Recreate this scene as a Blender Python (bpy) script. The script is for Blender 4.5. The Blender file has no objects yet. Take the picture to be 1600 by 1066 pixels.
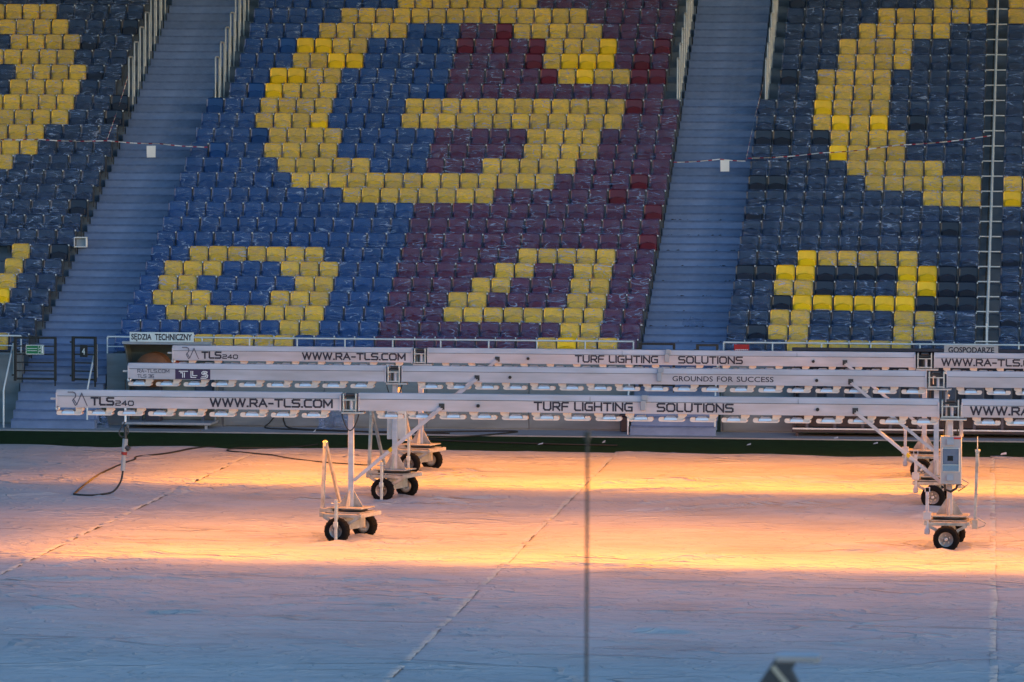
import bpy, bmesh, math, random
import numpy as np
from mathutils import Matrix, Vector
R = math.radians
random.seed(7)
scn = bpy.context.scene
COL = scn.collection

# ------------------------------------------------------------------ camera
cd = bpy.data.cameras.new('camera')
cam = bpy.data.objects.new('camera', cd)
COL.objects.link(cam)
cd.sensor_width = 36.0
cd.lens = 36.0 * 7427.39 / 1600.0
cd.clip_start = 0.5
cd.clip_end = 3000
cam.matrix_world = (Matrix.Translation((0, 0, 7.7984)) @ Matrix.Rotation(0.11264, 4, 'Z')
                    @ Matrix.Rotation(math.pi / 2 - 0.04883, 4, 'X') @ Matrix.Rotation(0.00378, 4, 'Z'))
cd.dof.use_dof = True
cd.dof.focus_distance = 92.0
cd.dof.aperture_fstop = 4.8
scn.camera = cam

# ------------------------------------------------------------------ world, sun, exposure
SUN_EL, SUN_ROT = 6.0, 120.0
w = bpy.data.worlds.new('World')
scn.world = w
w.use_nodes = True
nt = w.node_tree
nt.nodes.clear()
sky = nt.nodes.new('ShaderNodeTexSky')
sky.sky_type = 'NISHITA'
sky.sun_disc = False
sky.sun_elevation = R(SUN_EL)
sky.sun_rotation = R(SUN_ROT)
sky.ozone_density = 3.0
sky.air_density = 1.0
sky.dust_density = 0.5
bg = nt.nodes.new('ShaderNodeBackground')
bg.inputs['Strength'].default_value = 0.15
wo = nt.nodes.new('ShaderNodeOutputWorld')
nt.links.new(sky.outputs[0], bg.inputs[0])
nt.links.new(bg.outputs[0], wo.inputs[0])

sd = bpy.data.lights.new('sun', 'SUN')
sd.energy = 0.05
sd.angle = R(3)
sd.color = (1.0, 0.75, 0.5)
sun = bpy.data.objects.new('sun', sd)
COL.objects.link(sun)
# sky rotation 0 = +Y, growing clockwise seen from above
_d = Vector((math.sin(R(SUN_ROT)) * math.cos(R(SUN_EL)), math.cos(R(SUN_ROT)) * math.cos(R(SUN_EL)), math.sin(R(SUN_EL))))
sun.rotation_euler = _d.to_track_quat('Z', 'Y').to_euler()
sun.location = (0, 60, 60)

scn.view_settings.view_transform = 'Standard'
scn.view_settings.look = 'None'
scn.view_settings.gamma = 1.0
scn.view_settings.use_curve_mapping = False
scn.view_settings.exposure = 1.75
LAMP_POWER = 43.0
scn.cycles.use_denoising = True
scn.cycles.max_bounces = 6
scn.cycles.transparent_max_bounces = 10
scn.cycles.sample_clamp_indirect = 4.0

# ------------------------------------------------------------------ helpers
def tag(o, label=None, cat=None, group=None, kind=None):
    if label: o['label'] = label
    if cat: o['category'] = cat
    if group: o['group'] = group
    if kind: o['kind'] = kind
    return o

def empty(name, loc=(0, 0, 0), rz=0.0):
    o = bpy.data.objects.new(name, None)
    o.empty_display_size = 0.2
    o.location = loc
    o.rotation_euler = (0, 0, rz)
    COL.objects.link(o)
    return o

def link(name, me, parent=None):
    o = bpy.data.objects.new(name, me)
    COL.objects.link(o)
    if parent is not None:
        o.parent = parent
    return o

class MB:
    """collects shapes for one mesh"""
    def __init__(self):
        self.v = []; self.f = []; self.m = []; self.s = []
        self.M = Matrix.Identity(4); self.mi = 0
    def add(self, vs, fs, smooth=False):
        b = len(self.v)
        for p in vs:
            self.v.append(tuple(self.M @ Vector(p)))
        for f in fs:
            self.f.append(tuple(i + b for i in f)); self.m.append(self.mi); self.s.append(smooth)
        return self
    def box(self, x0, x1, y0, y1, z0, z1, bev=0.0):
        if bev <= 0:
            vs = [(x, y, z) for x in (x0, x1) for y in (y0, y1) for z in (z0, z1)]
            fs = [(0, 1, 3, 2), (4, 6, 7, 5), (0, 4, 5, 1), (2, 3, 7, 6), (0, 2, 6, 4), (1, 5, 7, 3)]
            return self.add(vs, fs)
        b = min(bev, abs(x1 - x0) * .49, abs(y1 - y0) * .49, abs(z1 - z0) * .49)
        bm = bmesh.new()
        bmesh.ops.create_cube(bm, size=1)
        for v in bm.verts:
            v.co = Vector(((x0 + x1) / 2 + v.co.x * (x1 - x0), (y0 + y1) / 2 + v.co.y * (y1 - y0), (z0 + z1) / 2 + v.co.z * (z1 - z0)))
        bmesh.ops.bevel(bm, geom=bm.edges[:], offset=b, segments=1, affect='EDGES')
        bm.verts.ensure_lookup_table()
        for i, v in enumerate(bm.verts): v.index = i
        self.add([tuple(v.co) for v in bm.verts], [tuple(v.index for v in f.verts) for f in bm.faces])
        bm.free()
        return self
    def prism(self, pts, a0, a1, axis='y'):
        """closed outline pts (u,w) swept along an axis"""
        n = len(pts)
        def P(u, w_, a):
            return {'y': (u, a, w_), 'x': (a, u, w_), 'z': (u, w_, a)}[axis]
        vs = [P(u, w_, a0) for u, w_ in pts] + [P(u, w_, a1) for u, w_ in pts]
        fs = [tuple(range(n)), tuple(range(2 * n - 1, n - 1, -1))]
        fs += [(i, (i + 1) % n + 0, (i + 1) % n + n, i + n) for i in range(n)]
        return self.add(vs, fs)
    def cyl(self, p0, p1, r, n=10, r1=None, smooth=True, caps=True):
        p0 = Vector(p0); p1 = Vector(p1)
        if r1 is None: r1 = r
        d = (p1 - p0).normalized()
        a = d.orthogonal().normalized(); b = d.cross(a)
        vs = []
        for i in range(n):
            t = 2 * math.pi * i / n
            o = a * math.cos(t) + b * math.sin(t)
            vs.append(tuple(p0 + o * r)); vs.append(tuple(p1 + o * r1))
        fs = [(2 * i, 2 * ((i + 1) % n), 2 * ((i + 1) % n) + 1, 2 * i + 1) for i in range(n)]
        self.add(vs, fs, smooth)
        if caps:
            self.add(vs, [tuple(2 * i for i in range(n - 1, -1, -1)), tuple(2 * i + 1 for i in range(n))])
        return self
    def bar(self, p0, p1, wd, ht):
        """rectangular bar between two points (wd across, ht in the upright plane)"""
        p0 = Vector(p0); p1 = Vector(p1)
        d = (p1 - p0).normalized()
        up = Vector((0, 0, 1)) if abs(d.z) < .95 else Vector((0, 1, 0))
        a = d.cross(up).normalized(); b = a.cross(d).normalized()
        vs = [tuple(q + a * sx * wd / 2 + b * sz * ht / 2) for q in (p0, p1) for sx, sz in ((-1, -1), (1, -1), (1, 1), (-1, 1))]
        return self.add(vs, [(3, 2, 1, 0), (4, 5, 6, 7), (0, 1, 5, 4), (1, 2, 6, 5), (2, 3, 7, 6), (3, 0, 4, 7)])
    def tube(self, pts, r, n=8):
        P = [Vector(p) for p in pts]
        vs = []; fs = []
        a = None
        for i, p in enumerate(P):
            d = (P[min(i + 1, len(P) - 1)] - P[max(i - 1, 0)]).normalized()
            if a is None: a = d.orthogonal().normalized()
            a = (a - d * a.dot(d)).normalized(); b = d.cross(a)
            for j in range(n):
                t = 2 * math.pi * j / n
                vs.append(tuple(p + (a * math.cos(t) + b * math.sin(t)) * r))
        for i in range(len(P) - 1):
            for j in range(n):
                fs.append((i * n + j, i * n + (j + 1) % n, (i + 1) * n + (j + 1) % n, (i + 1) * n + j))
        self.add(vs, fs, True)
        self.add(vs, [tuple(range(n - 1, -1, -1)), tuple((len(P) - 1) * n + j for j in range(n))])
        return self
    def lathe(self, c, axis, prof, n=20):
        """prof = (radius, offset along axis) closed ring profile"""
        c = Vector(c); d = Vector(axis).normalized()
        a = d.orthogonal().normalized(); b = d.cross(a)
        m = len(prof); vs = []; fs = []
        for i in range(n):
            t = 2 * math.pi * i / n
            o = a * math.cos(t) + b * math.sin(t)
            for r, h in prof: vs.append(tuple(c + o * r + d * h))
        for i in range(n):
            for j in range(m):
                fs.append((i * m + j, i * m + (j + 1) % m, ((i + 1) % n) * m + (j + 1) % m, ((i + 1) % n) * m + j))
        return self.add(vs, fs, True)
    def mesh(self, name, mats):
        me = bpy.data.meshes.new(name)
        me.from_pydata(self.v, [], self.f)
        mats = mats if isinstance(mats, (list, tuple)) else [mats]
        for m in mats: me.materials.append(m)
        me.polygons.foreach_set('material_index', self.m)
        me.polygons.foreach_set('use_smooth', self.s)
        me.update()
        bm = bmesh.new(); bm.from_mesh(me)
        bmesh.ops.recalc_face_normals(bm, faces=bm.faces[:])
        bm.to_mesh(me); bm.free()
        return me
    def build(self, name, mats, parent=None):
        return link(name, self.mesh(name, mats), parent)

# ------------------------------------------------------------------ materials
def mat(name, col, rough=.6, metal=0.0, var=0.12, scale=6.0, bump=0.0, bscale=40.0, spec=.5, dirt=None, stretch=(1, 1, 1), tint=0.0):
    m = bpy.data.materials.new(name); m.use_nodes = True
    n = m.node_tree.nodes; l = m.node_tree.links
    b = n['Principled BSDF']
    b.inputs['Roughness'].default_value = rough
    b.inputs['Metallic'].default_value = metal
    b.inputs['Specular IOR Level'].default_value = spec
    tc = n.new('ShaderNodeTexCoord')
    mp = n.new('ShaderNodeMapping'); mp.inputs['Scale'].default_value = stretch
    l.new(tc.outputs['Object'], mp.inputs[0])
    nz = n.new('ShaderNodeTexNoise'); nz.inputs['Scale'].default_value = scale; nz.inputs['Detail'].default_value = 6
    l.new(mp.outputs[0], nz.inputs['Vector'])
    rp = n.new('ShaderNodeValToRGB')
    rp.color_ramp.elements[0].position = .3; rp.color_ramp.elements[1].position = .72
    c0 = tuple(max(0, c * (1 - var)) for c in col); c1 = tuple(min(1, c * (1 + var)) for c in col)
    rp.color_ramp.elements[0].color = (*(dirt if dirt else c0), 1); rp.color_ramp.elements[1].color = (*c1, 1)
    l.new(nz.outputs['Fac'], rp.inputs[0])
    if tint > 0:      # every piece a little lighter or darker than the next
        oi = n.new('ShaderNodeObjectInfo'); at = n.new('ShaderNodeAttribute'); at.attribute_name = 'tint'
        ad = n.new('ShaderNodeMath'); ad.operation = 'ADD'; l.new(oi.outputs['Random'], ad.inputs[0]); l.new(at.outputs['Fac'], ad.inputs[1])
        fr = n.new('ShaderNodeMath'); fr.operation = 'FRACT'; l.new(ad.outputs[0], fr.inputs[0])
        mr = n.new('ShaderNodeMapRange'); mr.inputs['To Min'].default_value = 1 - tint; mr.inputs['To Max'].default_value = 1 + tint; l.new(fr.outputs[0], mr.inputs['Value'])
        hs = n.new('ShaderNodeHueSaturation'); l.new(mr.outputs[0], hs.inputs['Value']); l.new(rp.outputs[0], hs.inputs['Color'])
        l.new(hs.outputs[0], b.inputs['Base Color'])
    else:
        l.new(rp.outputs[0], b.inputs['Base Color'])
    if bump > 0:
        nb = n.new('ShaderNodeTexNoise'); nb.inputs['Scale'].default_value = bscale; nb.inputs['Detail'].default_value = 4
        l.new(mp.outputs[0], nb.inputs['Vector'])
        bp = n.new('ShaderNodeBump'); bp.inputs['Strength'].default_value = bump; bp.inputs['Distance'].default_value = .02
        l.new(nb.outputs['Fac'], bp.inputs['Height']); l.new(bp.outputs[0], b.inputs['Normal'])
    return m

M = {}
M['paint'] = mat('white_paint', (.45, .45, .52), .45, var=.09, scale=2.2, stretch=(.5, 1, 3), dirt=(.36, .355, .40))
M['worn'] = mat('worn_paint', (.40, .375, .35), .5, var=.15, scale=7, bump=.1, dirt=(.24, .22, .20))
M['cream'] = mat('lamp_cream', (.66, .58, .54), .5, var=.08)
M['alu'] = mat('polished_aluminium', (.60, .70, .82), .42, .6, var=.04)
M['galv'] = mat('galvanised_steel', (.55, .56, .58), .38, .85, var=.15, scale=9)
M['steel_white'] = mat('white_rail_paint', (.62, .66, .70), .4, var=.06)
M['hoop'] = mat('hoop_steel', (.38, .42, .46), .4, .2)
M['black'] = mat('black_paint', (.012, .012, .015), .45, var=.2)
M['rubber'] = mat('tyre_rubber', (.006, .006, .007), .95, var=.3, scale=14, bump=.3, bscale=60, spec=.15)
M['rim'] = mat('rim_grey', (.45, .44, .45), .4, .5)
M['ink'] = mat('lettering_black', (.012, .012, .03), .5, var=.1)
M['inkgrey'] = mat('lettering_grey', (.09, .09, .13), .5, var=.1)
M['purple'] = mat('decal_purple', (.035, .018, .07), .45, var=.1)
M['white'] = mat('white_plastic', (.78, .80, .82), .5, var=.04)
M['cable'] = mat('black_cable', (.012, .012, .013), .6)
M['cabinet'] = mat('cabinet_grey', (.27, .31, .37), .4, var=.05)
M['concrete'] = mat('concrete_wall', (.18, .215, .25), .85, var=.18, scale=1.3, bump=.25, bscale=30, dirt=(.10, .115, .125), stretch=(.35, 1, 1.6))
M['terrace'] = mat('terrace_concrete', (.10, .13, .17), .9, var=.2, scale=2, bump=.2)
M['step'] = mat('step_concrete', (.142, .205, .36), .8, var=.14, scale=2.6, bump=.3, bscale=25, stretch=(.6, 1, 1), dirt=(.09, .138, .25), tint=.12)
M['nosing'] = mat('step_nosing', (.09, .14, .27), .8, var=.2)
M['paving'] = mat('paving', (.24, .26, .30), .85, var=.12, scale=2.5, bump=.2)
M['roof_blue'] = mat('dugout_frame', (.30, .33, .40), .4, .3)
M['dark_blue'] = mat('dugout_dark_blue', (.018, .022, .045), .5, var=.25)
M['bench'] = mat('bench_blue', (.05, .065, .11), .45)
M['brown'] = mat('plywood_brown', (.15, .055, .022), .7, var=.15, scale=5)
M['red'] = mat('red_sign', (.42, .012, .015), .5)
M['orange'] = mat('orange_plastic', (.42, .06, .015), .5)
M['green'] = mat('exit_green', (.0, .16, .06), .45)
M['grass'] = mat('grass', (.011, .036, .008), .9, var=.35, scale=3, bump=.8, bscale=150, spec=.15)
M['paper'] = mat('paper', (.80, .80, .80), .8, var=.03)
M['leafbrown'] = mat('dead_leaf', (.03, .022, .015), .9)
M['screen'] = mat('display_glass', (.01, .012, .014), .1)
M['yellowpaint'] = mat('yellow_mark', (.65, .4, .02), .5)
M['tape_r'] = mat('tape_red', (.38, .02, .03), .5)
M['tape_w'] = mat('tape_white', (.75, .75, .77), .5)
M['darkgrey'] = mat('dark_metal', (.05, .05, .055), .5, .3)
SEATCOL = {'Y': (.90, .56, .005), 'B': (.005, .050, .21), 'M': (.11, .008, .026), 'N': (.010, .019, .046)}
for k_, c_ in SEATCOL.items():
    M['seat' + k_] = mat('seat_plastic_' + k_, c_, .38, var=.08, spec=.45, tint=.16)

def film_mat():
    m = bpy.data.materials.new('clear_plastic_film'); m.use_nodes = True
    n = m.node_tree.nodes; l = m.node_tree.links
    n.clear()
    out = n.new('ShaderNodeOutputMaterial')
    tr = n.new('ShaderNodeBsdfTransparent'); tr.inputs[0].default_value = (.93, .94, .95, 1)
    pb = n.new('ShaderNodeBsdfPrincipled')
    pb.inputs['Base Color'].default_value = (.17, .32, .72, 1)  # blue haze: sky reflection put into the colour of the clear film
    pb.inputs['Roughness'].default_value = .22
    pb.inputs['Specular IOR Level'].default_value = .9
    oi = n.new('ShaderNodeObjectInfo')
    tc = n.new('ShaderNodeTexCoord')
    geo = n.new('ShaderNodeNewGeometry')
    mp = n.new('ShaderNodeMapping'); mp.inputs['Scale'].default_value = (2.2, 2, 6); mp.inputs['Rotation'].default_value = (0, .75, 0)
    l.new(geo.outputs['Position'], mp.inputs[0])
    nz = n.new('ShaderNodeTexNoise'); nz.inputs['Scale'].default_value = 2.2; nz.inputs['Detail'].default_value = 5; nz.inputs['Distortion'].default_value = 1.6
    l.new(mp.outputs[0], nz.inputs['Vector'])
    bp = n.new('ShaderNodeBump'); bp.inputs['Strength'].default_value = 1.0; bp.inputs['Distance'].default_value = .09
    l.new(nz.outputs['Fac'], bp.inputs['Height'])
    l.new(bp.outputs[0], pb.inputs['Normal'])
    rp = n.new('ShaderNodeMapRange')
    rp.inputs['From Min'].default_value = .42; rp.inputs['From Max'].default_value = .72
    rp.inputs['To Min'].default_value = .08; rp.inputs['To Max'].default_value = .30
    l.new(nz.outputs['Fac'], rp.inputs['Value'])
    # crease streaks: sky highlights painted as pale blue along the folds
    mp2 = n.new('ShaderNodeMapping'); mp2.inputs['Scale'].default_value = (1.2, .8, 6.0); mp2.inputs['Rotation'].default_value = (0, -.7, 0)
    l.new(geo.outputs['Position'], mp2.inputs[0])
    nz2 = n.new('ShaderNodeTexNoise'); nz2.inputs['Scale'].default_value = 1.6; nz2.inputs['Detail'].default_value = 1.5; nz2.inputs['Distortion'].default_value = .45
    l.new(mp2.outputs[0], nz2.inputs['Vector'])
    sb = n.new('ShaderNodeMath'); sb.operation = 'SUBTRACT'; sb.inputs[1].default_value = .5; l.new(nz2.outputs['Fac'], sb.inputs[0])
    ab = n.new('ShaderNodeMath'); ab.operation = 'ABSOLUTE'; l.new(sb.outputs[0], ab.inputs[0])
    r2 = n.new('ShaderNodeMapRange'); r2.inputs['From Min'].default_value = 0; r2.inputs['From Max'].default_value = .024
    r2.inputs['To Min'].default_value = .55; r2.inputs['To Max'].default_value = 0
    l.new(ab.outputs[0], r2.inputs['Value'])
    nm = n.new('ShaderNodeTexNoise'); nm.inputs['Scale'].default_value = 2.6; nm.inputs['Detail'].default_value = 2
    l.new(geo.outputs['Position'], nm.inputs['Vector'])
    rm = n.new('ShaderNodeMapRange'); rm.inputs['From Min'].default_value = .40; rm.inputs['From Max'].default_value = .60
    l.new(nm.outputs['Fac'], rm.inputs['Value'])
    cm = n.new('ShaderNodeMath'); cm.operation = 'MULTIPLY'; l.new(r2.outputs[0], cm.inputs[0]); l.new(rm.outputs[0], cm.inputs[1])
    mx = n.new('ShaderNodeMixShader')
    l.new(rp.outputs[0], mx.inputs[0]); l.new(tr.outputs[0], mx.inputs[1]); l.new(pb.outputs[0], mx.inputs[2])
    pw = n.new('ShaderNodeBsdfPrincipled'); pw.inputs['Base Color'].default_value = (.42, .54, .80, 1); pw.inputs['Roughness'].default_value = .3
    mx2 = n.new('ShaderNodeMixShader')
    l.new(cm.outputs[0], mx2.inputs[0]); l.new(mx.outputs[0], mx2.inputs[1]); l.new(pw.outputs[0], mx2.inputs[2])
    l.new(mx2.outputs[0], out.inputs[0])
    return m
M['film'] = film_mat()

def cover_mat():
    m = bpy.data.materials.new('fleece_cover'); m.use_nodes = True
    n = m.node_tree.nodes; l = m.node_tree.links
    b = n['Principled BSDF']; b.inputs['Roughness'].default_value = .75; b.inputs['Specular IOR Level'].default_value = .25
    geo = n.new('ShaderNodeNewGeometry')
    def noise(sx, sy, scale, det, dist=0.0, rot=0.0):
        mp = n.new('ShaderNodeMapping'); mp.inputs['Scale'].default_value = (sx, sy, 1); mp.inputs['Rotation'].default_value = (0, 0, rot)
        l.new(geo.outputs['Position'], mp.inputs[0])
        z = n.new('ShaderNodeTexNoise'); z.inputs['Scale'].default_value = scale; z.inputs['Detail'].default_value = det; z.inputs['Distortion'].default_value = dist
        l.new(mp.outputs[0], z.inputs['Vector'])
        return z
    n1 = noise(1, 1, .35, 5)
    rp = n.new('ShaderNodeValToRGB')
    rp.color_ramp.elements[0].position = .3; rp.color_ramp.elements[0].color = (.375, .378, .395, 1)
    rp.color_ramp.elements[1].position = .7; rp.color_ramp.elements[1].color = (.445, .445, .455, 1)
    l.new(n1.outputs['Fac'], rp.inputs[0])
    nd = noise(.5, .55, 1.1, 7, .8)
    rd = n.new('ShaderNodeValToRGB')
    rd.color_ramp.elements[0].position = .30; rd.color_ramp.elements[0].color = (.90, .90, .89, 1)
    rd.color_ramp.elements[1].position = .50; rd.color_ramp.elements[1].color = (1, 1, 1, 1)
    l.new(nd.outputs['Fac'], rd.inputs[0])
    mxd = n.new('ShaderNodeMix'); mxd.data_type = 'RGBA'; mxd.blend_type = 'MULTIPLY'; mxd.inputs[0].default_value = 1
    l.new(rp.outputs[0], mxd.inputs[6]); l.new(rd.outputs[0], mxd.inputs[7])
    ns = noise(.22, 1.6, 1.3, 4, .5, .06)      # thin dark streaks: shade of small folds painted into the colour
    rs = n.new('ShaderNodeValToRGB')
    rs.color_ramp.elements[0].position = .27; rs.color_ramp.elements[0].color = (.74, .74, .75, 1)
    rs.color_ramp.elements[1].position = .36; rs.color_ramp.elements[1].color = (1, 1, 1, 1)
    l.new(ns.outputs['Fac'], rs.inputs[0])
    mxs = n.new('ShaderNodeMix'); mxs.data_type = 'RGBA'; mxs.blend_type = 'MULTIPLY'; mxs.inputs[0].default_value = 1
    l.new(mxd.outputs[2], mxs.inputs[6]); l.new(rs.outputs[0], mxs.inputs[7])
    l.new(mxs.outputs[2], b.inputs['Base Color'])
    # creases: thin ridges where a noise crosses its middle value
    def ridge(z, width):
        s = n.new('ShaderNodeMath'); s.operation = 'SUBTRACT'; s.inputs[1].default_value = .5
        a = n.new('ShaderNodeMath'); a.operation = 'ABSOLUTE'
        r_ = n.new('ShaderNodeMapRange'); r_.inputs['From Min'].default_value = 0; r_.inputs['From Max'].default_value = width
        r_.inputs['To Min'].default_value = 1; r_.inputs['To Max'].default_value = 0
        l.new(z.outputs['Fac'], s.inputs[0]); l.new(s.outputs[0], a.inputs[0]); l.new(a.outputs[0], r_.inputs['Value'])
        return r_
    r1 = ridge(noise(.35, .8, .8, 3, .6, .12), .03)
    msk = n.new('ShaderNodeMapRange'); msk.inputs['From Min'].default_value = .48; msk.inputs['From Max'].default_value = .62
    l.new(noise(.5, .9, .45, 3).outputs['Fac'], msk.inputs['Value'])
    r2 = ridge(noise(.5, 1.0, 2.2, 3, .8, -.3), .05)
    fine = noise(1.0, 1.4, 6.0, 6, .3)
    def mul(a, k):
        x = n.new('ShaderNodeMath'); x.operation = 'MULTIPLY'; x.inputs[1].default_value = k
        l.new(a, x.inputs[0]); return x.outputs[0]
    def addn(a, c):
        x = n.new('ShaderNodeMath'); x.operation = 'ADD'; l.new(a, x.inputs[0]); l.new(c, x.inputs[1]); return x.outputs[0]
    r1m = n.new('ShaderNodeMath'); r1m.operation = 'MULTIPLY'; l.new(r1.outputs[0], r1m.inputs[0]); l.new(msk.outputs[0], r1m.inputs[1])
    h = addn(addn(mul(r1m.outputs[0], 1.2), mul(r2.outputs[0], .30)), mul(fine.outputs['Fac'], .35))
    bp = n.new('ShaderNodeBump'); bp.inputs['Strength'].default_value = 1.0; bp.inputs['Distance'].default_value = .08
    l.new(h, bp.inputs['Height']); l.new(bp.outputs[0], b.inputs['Normal'])
    return m
M['cover'] = cover_mat()

# ------------------------------------------------------------------ lettering
def text_part(s, x0, x1, z0, z1, y, m, parent, bold=0.0, name='lettering', spacing=1.0):
    cu = bpy.data.curves.new('txt', 'FONT'); cu.body = s; cu.size = 1; cu.offset = bold; cu.extrude = .004
    cu.resolution_u = 3; cu.space_character = spacing
    o = bpy.data.objects.new('txt', cu); COL.objects.link(o)
    bpy.context.view_layer.update()
    me = bpy.data.meshes.new_from_object(o.evaluated_get(bpy.context.evaluated_depsgraph_get()))
    bpy.data.objects.remove(o); bpy.data.curves.remove(cu)
    co = np.empty(len(me.vertices) * 3); me.vertices.foreach_get('co', co); co = co.reshape(-1, 3)
    mn = co.min(0); mx = co.max(0)
    out = np.empty_like(co)
    out[:, 0] = x0 + (co[:, 0] - mn[0]) / (mx[0] - mn[0]) * (x1 - x0)
    out[:, 2] = z0 + (co[:, 1] - mn[1]) / (mx[1] - mn[1]) * (z1 - z0)
    out[:, 1] = y - (co[:, 2] - mn[2]) * .3
    me.vertices.foreach_set('co', out.ravel()); me.materials.clear(); me.materials.append(m); me.update()
    me.name = name
    return link(name, me, parent)

def stroke_part(name, lines, wd, y, m, parent):
    """flat strokes in the XZ plane facing the camera"""
    b = MB(); q_ = 0
    for pl in lines:
        for (a, c) in zip(pl[:-1], pl[1:]):
            q_ += 1
            dx, dz = c[0] - a[0], c[1] - a[1]; L = math.hypot(dx, dz); nx, nz = -dz / L * wd / 2, dx / L * wd / 2
            ex, ez = dx / L * wd / 2, dz / L * wd / 2
            q = [(a[0] - ex + nx, a[1] - ez + nz), (a[0] - ex - nx, a[1] - ez - nz), (c[0] + ex - nx, c[1] + ez - nz), (c[0] + ex + nx, c[1] + ez + nz)]
            b.prism(q, y - .003 - .0004 * (q_ % 4), y, 'y')
    return b.build(name, m, parent)

GLY = {
 'A': (1.0, [[(0, 0), (.5, 1), (1, 0)], [(.2, .34), (.8, .34)]]), 'C': (.9, [[(1, 1), (.2, 1), (0, .82), (0, .18), (.2, 0), (1, 0)]]),
 'F': (.82, [[(0, 0), (0, .85), (.15, 1), (1, 1)], [(0, .48), (.9, .48)]]), 'G': (.95, [[(1, 1), (.2, 1), (0, .82), (0, .18), (.2, 0), (1, 0), (1, .48), (.55, .48)]]),
 'H': (.95, [[(0, 0), (0, 1)], [(1, 0), (1, 1)], [(0, .5), (1, .5)]]), 'I': (0.0, [[(0, 0), (0, 1)]]), 'L': (.75, [[(0, 1), (0, .16), (.18, 0), (1, 0)]]),
 'M': (1.1, [[(0, 0), (0, 1), (.5, .25), (1, 1), (1, 0)]]), 'N': (.95, [[(0, 0), (0, 1), (1, 0), (1, 1)]]),
 'O': (1.05, [[(.2, 1), (.8, 1), (1, .8), (1, .2), (.8, 0), (.2, 0), (0, .2), (0, .8), (.2, 1)]]),
 'R': (.9, [[(0, 0), (0, 1), (.82, 1), (1, .86), (1, .6), (.82, .44), (0, .44)], [(.5, .44), (1, 0)]]),
 'S': (.95, [[(1, 1), (.16, 1), (0, .88), (0, .64), (.16, .52), (.84, .5), (1, .38), (1, .12), (.84, 0), (0, 0)]]),
 'T': (.95, [[(0, 1), (1, 1)], [(.5, 1), (.5, 0)]]), 'U': (.95, [[(0, 1), (0, .2), (.2, 0), (.8, 0), (1, .2), (1, 1)]]),
 'W': (1.35, [[(0, 1), (.25, 0), (.5, 1), (.75, 0), (1, 1)]]), '.': (.05, [[(0, 0), (1, 0)]]), '-': (.5, [[(0, .42), (1, .42)]]),
 '2': (.9, [[(0, 1), (.85, 1), (1, .88), (1, .64), (.85, .52), (.15, .5), (0, .38), (0, 0), (1, 0)]]), '4': (1.0, [[(.72, 0), (.72, 1), (0, .28), (1, .28)]]),
 '0': (1.0, [[(.2, 1), (.8, 1), (1, .8), (1, .2), (.8, 0), (.2, 0), (0, .2), (0, .8), (.2, 1)]]),
 '3': (.85, [[(0, 1), (.85, 1), (1, .88), (1, .64), (.85, .52), (.25, .52)], [(.85, .5), (1, .38), (1, .12), (.85, 0), (0, 0)]]),
 '6': (.85, [[(1, 1), (.16, 1), (0, .85), (0, .15), (.16, 0), (.84, 0), (1, .14), (1, .38), (.84, .52), (0, .52)]]),
}
def techno(text, x0, x1, z0, z1, y, m, parent, wd):
    """wide squarish sign lettering; one part for each word"""
    h = z1 - z0; gap = .34
    tot = 0; lay = []
    for ch in text:
        if ch == ' ': lay.append((' ', tot)); tot += .62; continue
        lay.append((ch, tot)); tot += GLY[ch][0] + gap
    tot -= gap
    sx = (x1 - x0 - wd) / tot; zz0 = z0 + wd / 2; hh = h - wd
    words = []; cur = []
    for ch, o in lay:
        if ch == ' ': words.append(cur); cur = []; continue
        for pl in GLY[ch][1]: cur.append([(x0 + wd / 2 + (o + u * GLY[ch][0]) * sx, zz0 + v * hh) for u, v in pl])
    words.append(cur)
    for wl in words: stroke_part('lettering', wl, wd, y, m, parent)

# ------------------------------------------------------------------ stand geometry numbers
Y0, T = 115.13, 0.80
def zrow(k): return 2.232 + .32484 * k + .00532 * k * (k - 1) / 2      # top of the seat backs in row k
def yrow(k): return Y0 + T * k
def ztread(k): return zrow(k) - .80
NROW = 27
ST_L = (-24.98, -22.92)     # left stairway
ST_M = (-9.92, -7.88)       # right stairway

# ------------------------------------------------------------------ setting
def struct(b, name, m, parent=None):
    return tag(b.build(name, m, parent), kind='structure')
b = MB(); b.add([(-300, -150, 0), (300, -150, 0), (300, 400, 0), (-300, 400, 0)], [(0, 1, 2, 3)])
struct(b, 'pitch_ground', M['grass'])
b = MB(); b.box(-60, 40, 112.25, 114.25, -.1, .03)
struct(b, 'pavement', M['paving'])

def terrace(x0, x1):
    b = MB()
    for k in range(NROW):
        yf = yrow(k) - .65
        b.box(x0, x1, yf, yf + T + (.0 if k < NROW - 1 else 4), ztread(k) - 1.2, ztread(k))
    return b
for nm, a, c in (('terrace_left', -60, ST_L[0] - .03), ('terrace_middle', ST_L[1] + .03, ST_M[0] - .03), ('terrace_right', ST_M[1] + .03, 40)):
    struct(terrace(a, c), nm, M['terrace'])

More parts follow.
